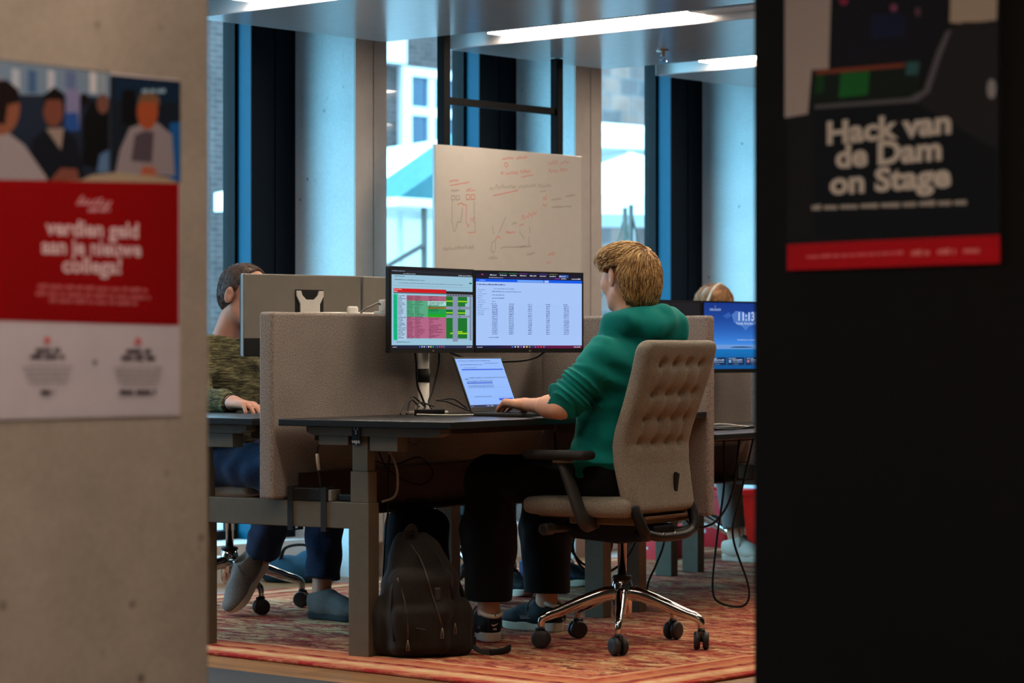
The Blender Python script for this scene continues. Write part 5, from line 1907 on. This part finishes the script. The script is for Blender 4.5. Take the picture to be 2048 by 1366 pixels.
def hair_buns(X, c, f, cols):
    u = nrm(V(0, 0, 1) - f * f[2])
    l_ = np.cross(u, f)
    s = SDF(c - .19, c + .20, .005)
    s.ell(c - f * .016 + u * .034, (.102, .088, .094), (f, l_, u), 0)
    s.ell(c - f * .06 - u * .06, (.06, .085, .11), (f, l_, u), .03)
    for b, hh in ((.042, .095), (-.045, .088)):
        s.ell(c + l_ * b + u * hh - f * .01, (.06, .046, .040), (f, l_, u), .012)
    s.clip(c + f * .055 - u * .0, nrm(f - u * .6))
    s.warp(lambda x, y, z: .004 * np.sin(90 * (x + .6 * y)) * np.sin(60 * z + 30 * y))
    hr = s.build('hair', 'hair', X, 1, col=cols[0])
    strands(c - f * .012 + u * .042, f, u, (.108, .094, .108), -.012, lambda q: q[2] > .0 and q[0] < .7, lambda q: V(.2, .6 if q[1] > 0 else -.6, -.8), 1500, lambda q: .06, 12, cols, .0022, .014, .5).build('locks', 'hair', hr, True)
    b = MB()
    b.tube([tuple(c - f * .0 + l_ * .105 * math.cos(t) + u * (.025 + .118 * math.sin(t))) for t in [math.pi * i / 24 for i in range(25)]], .011, 10, flat=.5)
    b.build('headphone_band', 'white_plastic', X, True)
    for sg in (-1, 1):
        e = SDF(c - .17, c + .17, .006)
        e.ell(c + l_ * .098 * sg + u * .0, (.036, .018, .044), (f, l_, u), 0)
        e.build('ear_cup', 'white_plastic', X)
seated('person across the far screens with black and blue sneakers, only feet and shins showing', -.95, 2.42, 'navy_fabric', 'trousers', 'shoe_black', 'shoe_white', [rgb(60, 44, 34)], hair_short, [(-.53, 2.22, 1, -.25), (-.56, 2.74, 1, -.2)], hz=1.215)
seated('person with light brown hair and a white headphone band, behind the blue monitor', -1.00, 4.74, 'grey_knit', 'grey_knit', 'shoe_white', 'shoe_white', [rgb(150, 104, 66), rgb(178, 130, 86), rgb(122, 82, 50), rgb(196, 150, 104)], hair_buns, [(-.52, 4.30, 1, -.2), (-.50, 4.70, 1, 0)], hz=1.235)
# ================================================================== BAGS, CABLES, SMALL THINGS
def backpack(mw, label, sc, mat, detail=True, seed=0):
    Bk = thing('backpack', label, 'backpack', mw)
    s = SDF((-.26, -.22, -.03), (.26, .22, .50), .0055)
    s.column([(.0, .0, .0, .135, .075), (.02, .0, .0, .152, .092), (.08, .0, .0, .160, .105), (.17, -.004, .006, .150, .102), (.26, -.010, .018, .128, .088), (.33, -.018, .028, .102, .070), (.385, -.028, .036, .070, .050), (.41, -.034, .040, .045, .03)], 0, pw=2.5)
    s.box((-.016, -.060, .150), (.108, .055, .150), .05, None, .015)
    s.box((-.018, -.092, .095), (.098, .040, .085), .035, None, .012)
    s.ell((-.145, .0, .10), (.035, .070, .105), None, .012)
    s.ell((.140, .01, .10), (.030, .065, .10), None, .012)
    s.warp(lambda x, y, z: .0045 * fold_noise(x, y, z, 26, 1.9 + seed) + .002 * np.sin(60 * z + 20 * x))
    s.clip((0, 0, 0), (0, 0, -1))
    body = s.build('bag_body', mat, Bk, 2)
    def surf(x, z):
        i = int(round((x - s.lo[0]) / s.h))
        k = int(round((z - s.lo[2]) / s.h))
        colm = s.F[i, :, k]
        j = np.argmax(colm < 0)
        return (x, s.lo[1] + s.h * j, z)
    if detail:
        def seam(pts, r, name, m_):
            P = [surf(x, z) for x, z in pts]
            P = [(p[0], p[1] - .003, p[2]) for p in P]
            MB().tube(spline(P, 3), r, 6).build(name, m_, Bk, True)
        seam([(-.045, .375), (-.015, .33), (.005, .27), (.022, .21), (.040, .155), (.052, .11)], .0035, 'zip', 'steel_dark')
        seam([(.005, .385), (.045, .34), (.075, .27), (.098, .19), (.112, .11), (.116, .05)], .0035, 'zip', 'soft_black')
        seam([(-.095, .27), (-.078, .22), (-.066, .16), (-.062, .10), (-.062, .07)], .003, 'zip', 'steel_dark')
        seam([(-.110, .25), (-.118, .16), (-.108, .06)], .004, 'piping', 'soft_black')
        seam([(-.035, .105), (.0, .098), (.04, .10), (.075, .125)], .0022, 'pocket_seam', 'steel_dark')
        for x, z in ((.053, .105), (-.062, .065), (.10, .115)):
            p = surf(x, z)
            MB().tube([(x, p[1] - .004, z), (x + .004, p[1] - .008, z - .02), (x + .004, p[1] - .006, z - .036), (x - .004, p[1] - .006, z - .036), (x - .003, p[1] - .008, z - .02), (x, p[1] - .004, z)], .0022, 6).build('zip_puller', 'steel', Bk, True)
        p = surf(.040, .215)
        MB().box(-.011, .011, -.006, .006, -.022, .022).build('cable_port', 'dark_plastic', Bk, bevel=.005, seg=3).location = p
        MB().tube(spline([(-.055, .01, .37), (-.056, -.015, .415), (-.042, -.015, .432), (-.026, .0, .42), (-.020, -.005, .37)], 5), .013, 10, flat=.35).build('grab_handle', mat, Bk, True)
        MB().tube(spline([(.01, .05, .38), (.06, .075, .34), (.125, .075, .22), (.158, .06, .11), (.165, .04, .04), (.160, .02, .02)], 5), .026, 10, flat=.35).build('shoulder_strap', mat, Bk, True)
        MB().tube(spline([(.158, .02, .05), (.172, -.01, .025), (.195, -.02, .011), (.235, -.015, .010), (.275, -.005, .014), (.295, -.01, .022), (.268, -.03, .012), (.22, -.045, .008)], 5), .0125, 8, flat=.22).build('strap_end', 'soft_black', Bk, True)
        MB().box(-.013, .013, -.004, .004, -.014, .014).build('strap_buckle', 'black_plastic', Bk, bevel=.003).location = (.166, .0, .045)
    else:
        MB().tube(spline([(-.05, .02, .37), (-.05, .02, .43), (.0, .02, .43), (.0, .02, .37)], 5), .010, 8, flat=.4).build('grab_handle', mat, Bk, True)
    return Bk
p = DESK @ Vector((.485, .24, 0))
backpack(Matrix.Translation((-.300, 8.985, RUGZ)) @ Matrix.Rotation(R(6), 4, 'Z'), 'dark brown backpack standing on the rug beside the steel desk leg', 1, 'bag_fabric')
p = DESK @ Vector((.14, .66, 0))
nb_ = thing('backpack', 'navy black rounded bag standing behind the brown backpack under the desk', 'backpack', Matrix.Translation((p.x, p.y, RUGZ)) @ Matrix.Rotation(R(4), 4, 'Z'))
s = SDF((-.2, -.15, -.02), (.2, .15, .53), .006)
s.box((0, 0, .23), (.118, .075, .235), .07, None, 0)
s.box((0, -.07, .15), (.09, .03, .11), .025, None, .012)
s.warp(lambda x, y, z: .003 * fold_noise(x, y, z, 28, 2.9))
s.clip((0, 0, 0), (0, 0, -1))
s.build('bag_body', 'navy_fabric', nb_)
MB().tube(spline([(-.04, .0, .455), (-.04, .0, .49), (.0, .0, .497), (.04, .0, .49), (.04, .0, .455)], 5), .008, 8, flat=.5).build('grab_handle', 'soft_black', nb_, True)

def cable(name, pts, r, mat, label, mw=DESK, group=None, smooth=True):
    o = MB().tube(spline(pts, 7), r, 8).build(name, mat, None, True)
    o.matrix_world = mw
    return tag(o, label, 'cable', group)
cable('cable', [(.10, .93, 1.036), (.11, 1.0, 1.018), (.13, 1.12, 1.002), (.17, 1.28, 1.002), (.20, 1.36, 1.015), (.215, 1.40, 1.036)], .0042, 'black_plastic', 'black cable sagging below the two front monitors')
cable('cable', [(.105, .70, 1.036), (.10, .715, .99), (.09, .735, .92), (.095, .76, .87), (.10, .77, .835), (.12, .70, .815)], .004, 'black_plastic', 'black cable hanging from the spreadsheet monitor beside the pale arm post')
cable('cable', [(.10, .86, 1.036), (.095, .865, .99), (.09, .85, .93), (.09, .83, .89), (.095, .80, .85), (.13, .79, .815)], .0035, 'black_plastic', 'black cable running down between the pale arm post and the laptop')
for i, (dw, de, hh) in enumerate(((.0, .0, .05), (.02, .03, .045), (-.01, .05, .06), (.03, -.02, .035), (.015, .07, .04))):
    cable('cable', [(.11 + dw, .72 + de, .838), (.10 + dw, .68 + de * .5, .815 + hh), (.12 + dw, .60 + de, .828), (.14 + dw, .56 + de, .815)] if i % 2 == 0 else [(.11 + dw, .80, .86), (.13 + dw, .85 + de, .80 + hh + .02), (.16 + dw, .92 + de * .5, .825), (.18 + dw, .96, .8155)], .0032, 'black_plastic', 'thin black cable in the tangle at the foot of the pale arm post', group='tangled cables at the arm post')
cable('cable', [(.20, .575, .8155), (.26, .60, .8140), (.33, .63, .8135), (.40, .640, .8155)], .0028, 'white_plastic', 'grey charging cable lying on the desk beside the small black box')
cable('cable', [(.35, .965, .825), (.30, .985, .840), (.25, .96, .832), (.22, .98, .815)], .0028, 'red_plastic', 'red cable looping up behind the laptop near the bare forearm')
dock = MB().box(-.03, .03, -.055, .055, 0, .022).build('docking_box', 'black_plastic', None, bevel=.003)
dock.matrix_world = DESK @ T(.20, .655, .81)
tag(dock, 'small black box on the desk between the arm post and the laptop', 'dock')
# power strip strapped on the beam
ps = thing('power_strip', 'black power strip strapped onto the steel beam below the screen end', 'power strip', DESK @ T(.105, .09, .53))
MB().box(-.09, .085, -.028, .028, 0, .044).build('strip_housing', 'black_plastic', ps, bevel=.004)
MB().box(.085, .10, -.026, .026, 0, .040).build('end_cap', 'grey_plastic', ps, bevel=.003)
for x in (-.075, .068):
    m = MB()
    m.box(x - .011, x + .011, -.030, -.0285, -.10, .046).box(x - .011, x + .011, -.030, .030, .044, .047).box(x - .011, x + .011, .0285, .030, -.10, .046)
    m.box(x - .011, x + .011, -.030, .030, -.103, -.100)
    m.build('strap', 'soft_black', ps)
pl = MB().box(-.02, .06, -.018, .018, 0, .026).build('plug', 'black_plastic', None, bevel=.006)
pl.matrix_world = DESK @ T(.235, .095, .53)
tag(pl, 'black plug lying on the beam between the power strip and the leg', 'plug')
cw = thing('cable', 'cable with a white sleeve rising from the power strip under the desk', 'cable', DESK)
MB().tube(spline([(.14, .09, .574), (.135, .09, .61), (.128, .09, .65), (.125, .09, .69), (.135, .09, .725), (.17, .09, .742), (.22, .085, .745)], 6), .0042, 8).build('cord', 'dark_plastic', cw, True)
MB().tube([(.1315, .09, .633), (.127, .09, .662), (.1245, .09, .690)], .0062, 8).build('white_sleeve', 'white_plastic', cw, True)
cable('cable', [(.372, .10, .745), (.40, .11, .72), (.425, .13, .66), (.42, .15, .60), (.40, .16, .55), (.36, .14, .53)], .0045, 'grey_plastic', 'grey cable arching beside the desk leg')
cable('cable', [(.25, .35, .76), (.245, .35, .70), (.24, .345, .60), (.245, .34, .50), (.24, .33, .42), (.235, .32, .25), (.22, .31, .10), (.20, .32, .014)], .0035, 'black_plastic', 'thin black cable hanging from the desk beside the backpack')
cable('cable', [(.10, .40, .735), (.12, .42, .66), (.16, .50, .64), (.18, .62, .66), (.17, .72, .60), (.15, .66, .56), (.13, .50, .62), (.10, .45, .735)], .003, 'black_plastic', 'dark loop of cable under the desktop')
for i, e in enumerate((.60, .68)):
    o = MB().tube([(.022 * math.cos(a), 0, .018 * math.sin(a)) for a in [k * 2 * math.pi / 16 for k in range(17)]], .004, 8).build('cable_ring', 'grey_plastic', None, True)
    o.matrix_world = DESK @ T(.115, e, .7205, R(60))
    tag(o, 'small ring fixed under the desktop, ' + ('nearer the leg' if i == 0 else 'farther from the leg'), 'ring', 'cable rings under the desktop')
# looping cables beyond the chair and at the far desk
cable('cable', [(.20, 1.50, .73), (.20, 1.52, .55), (.205, 1.54, .40), (.22, 1.56, .30), (.27, 1.60, .215), (.34, 1.64, .23), (.365, 1.655, .31), (.335, 1.64, .385), (.27, 1.60, .37), (.235, 1.575, .29), (.27, 1.595, .20), (.35, 1.645, .185), (.42, 1.68, .25), (.46, 1.70, .36), (.47, 1.70, .50), (.47, 1.69, .73)], .005, 'black_plastic', 'looping black cables hanging behind the chair seat')
cable('cable', [(.50, 1.82, .68), (.50, 1.84, .45), (.48, 1.86, .30), (.42, 1.90, .20), (.36, 1.94, .12), (.32, 1.98, .014)], .0045, 'black_plastic', 'black cable dropping to the rug between the two pairs of legs')
cable('cable', [(.56, 2.20, .69), (.56, 2.20, .50), (.54, 2.18, .30), (.53, 2.16, .10), (.55, 2.18, .035), (.62, 2.25, .02), (.66, 2.22, .10), (.60, 2.20, .30), (.62, 2.22, .45), (.66, 2.26, .69)], .0045, 'black_plastic', 'long black cable loop hanging from the lower desk to the rug')
cable('cable', [(.50, 2.00, .69), (.46, 1.98, .50), (.50, 2.02, .36), (.58, 2.08, .36), (.62, 2.16, .48), (.64, 2.18, .69)], .0045, 'black_plastic', 'black cable swagging in front of the red crate')
cable('cable', [(.45, 2.05, .7235), (.52, 2.12, .732), (.58, 2.22, .726), (.64, 2.35, .738), (.66, 2.5, .7235)], .003, 'black_plastic', 'black cable lying across the lower desk')
cable('cable', [(.42, 2.20, .7235), (.50, 2.26, .745), (.60, 2.33, .735), (.69, 2.44, .7235)], .0026, 'white_plastic', 'white cable lying across the lower desk')
cable('cable', [(.36, 2.86, .955), (.37, 2.88, .925), (.40, 2.92, .905), (.44, 2.96, .915), (.47, 2.98, .952)], .004, 'black_plastic', 'short black cable loop under the blue monitor')
# white clip and adapter on the long screen
cl_ = thing('cable_clip', 'white clip gripping the top of the long felt screen beside the monitor', 'clip', DESK @ T(-.03, .70, 1.176))
MB().box(-.042, .042, -.014, .014, 0, .010).box(.031, .042, -.014, .014, -.05, .002).box(-.042, -.031, -.014, .014, -.05, .002).build('clip_body', 'white_plastic', cl_, bevel=.004, seg=3)
MB().lathe([(.014, 0), (.014, .024)], 16, Matrix.Translation((.054, 0, -.035)) @ Matrix.Rotation(R(90), 4, 'Y') @ Matrix.Translation((0, 0, -.014))).build('clip_knob', 'white_plastic', cl_, auto=True)
ad = MB().box(-.012, .012, -.022, .022, 0, .042).build('adapter', 'white_plastic', None, bevel=.003)
ad.matrix_world = DESK @ T(-.03, .70, 1.186)
tag(ad, 'white adapter box sitting on the screen clip', 'adapter')
cable('cable', [(-.03, .672, 1.21), (-.03, .655, 1.215), (-.035, .63, 1.205), (-.05, .60, 1.19), (-.08, .58, 1.15)], .0035, 'grey_plastic', 'grey cable curving out of the white adapter box')
# red crates, radiator, cable heap by the windows
def crate(px, d, w, h, label):
    p = at_px(px, HOR, d)
    t = thing('storage_crate', label, 'crate', T(p.x, p.y, 0, R(-41.5)), 'red crates by the windows')
    m = MB()
    th = .006
    m.box(-w / 2, w / 2, -.15, -.15 + th, 0, h).box(-w / 2, w / 2, .15 - th, .15, 0, h).box(-w / 2, -w / 2 + th, -.15, .15, 0, h).box(w / 2 - th, w / 2, -.15, .15, 0, h).box(-w / 2, w / 2, -.15, .15, 0, th)
    m.build('crate_body', 'red_plastic', t)
    MB().box(-w / 2 - .008, w / 2 + .008, -.158, -.150, h - .03, h).box(-w / 2 - .008, w / 2 + .008, .150, .158, h - .03, h).box(w / 2, w / 2 + .008, -.158, .158, h - .03, h).box(-w / 2 - .008, -w / 2, -.158, .158, h - .03, h).build('rim', 'red_plastic', t, bevel=.002)
    MB().box(-.05, .05, -.1515, -.150, h * .35, h * .42).box(-.05, .02, -.1515, -.150, h * .25, h * .31).build('printed_mark', 'white_paint', t)
    return t
crate(1440, 14.15, .30, .30, 'red crate with a white mark near the chair castors, beyond the cable loop')
crate(1318, 13.2, .22, .17, 'small red crate seen under the chair back')
rd = thing('radiator', 'cream ribbed radiator low on the window pier behind the desk leg', 'radiator', BLD @ T(-.14, .02, .16))
m = MB()
for i in range(5):
    m.box(-.052, .04, .0 + i * .042, .036 + i * .042, 0, .28)
m.build('ribs', 'white_paint', rd, bevel=.012, seg=3)
MB().box(-.054, -.04, .0, .205, .03, .06).box(-.054, -.04, .0, .205, .22, .25).build('wall_bracket', 'white_paint', rd)
hp = SDF((-.22, -.2, -.02), (.22, .2, .2), .008)
hp.ell((0, 0, .04), (.17, .12, .07), None, 0)
hp.ell((.06, .03, .08), (.08, .08, .06), None, .03)
hp.ell((-.08, -.02, .06), (.07, .07, .06), None, .03)
hp.warp(lambda x, y, z: .006 * fold_noise(x, y, z, 40, .7))
hp.clip((0, 0, 0), (0, 0, -1))
p = at_px(598, HOR, 11.95)
hh = thing('sports_bag', 'dark teal soft bag on the floor by the window pier, seen between the legs', 'bag', T(p.x, p.y, 0))
M['teal'] = cloth('teal', rgb(24, 60, 78), .2, 200)
hp.build('bag_body', 'teal', hh)
MB().tube(spline([(-.08, -.06, .10), (-.05, -.10, .16), (.04, -.10, .17), (.08, -.06, .12)], 6), .010, 8, flat=.5).build('handle', 'soft_black', hh, True)
bp = DESK @ Vector((-.70, 2.70, 0))
bb_ = thing('storage_box', 'small blue box on the rug behind the chair leg and trouser hem', 'box', Matrix.Translation((bp.x + .02, bp.y, RUGZ)) @ Matrix.Rotation(R(8), 4, 'Z'))
MB().box(-.045, .045, -.06, .06, 0, .10).build('box_body', 'shoe_blue', bb_, bevel=.006)
MB().box(-.047, .047, -.062, .062, .0, .03).build('pale_base', 'grey_plastic', bb_, bevel=.004)
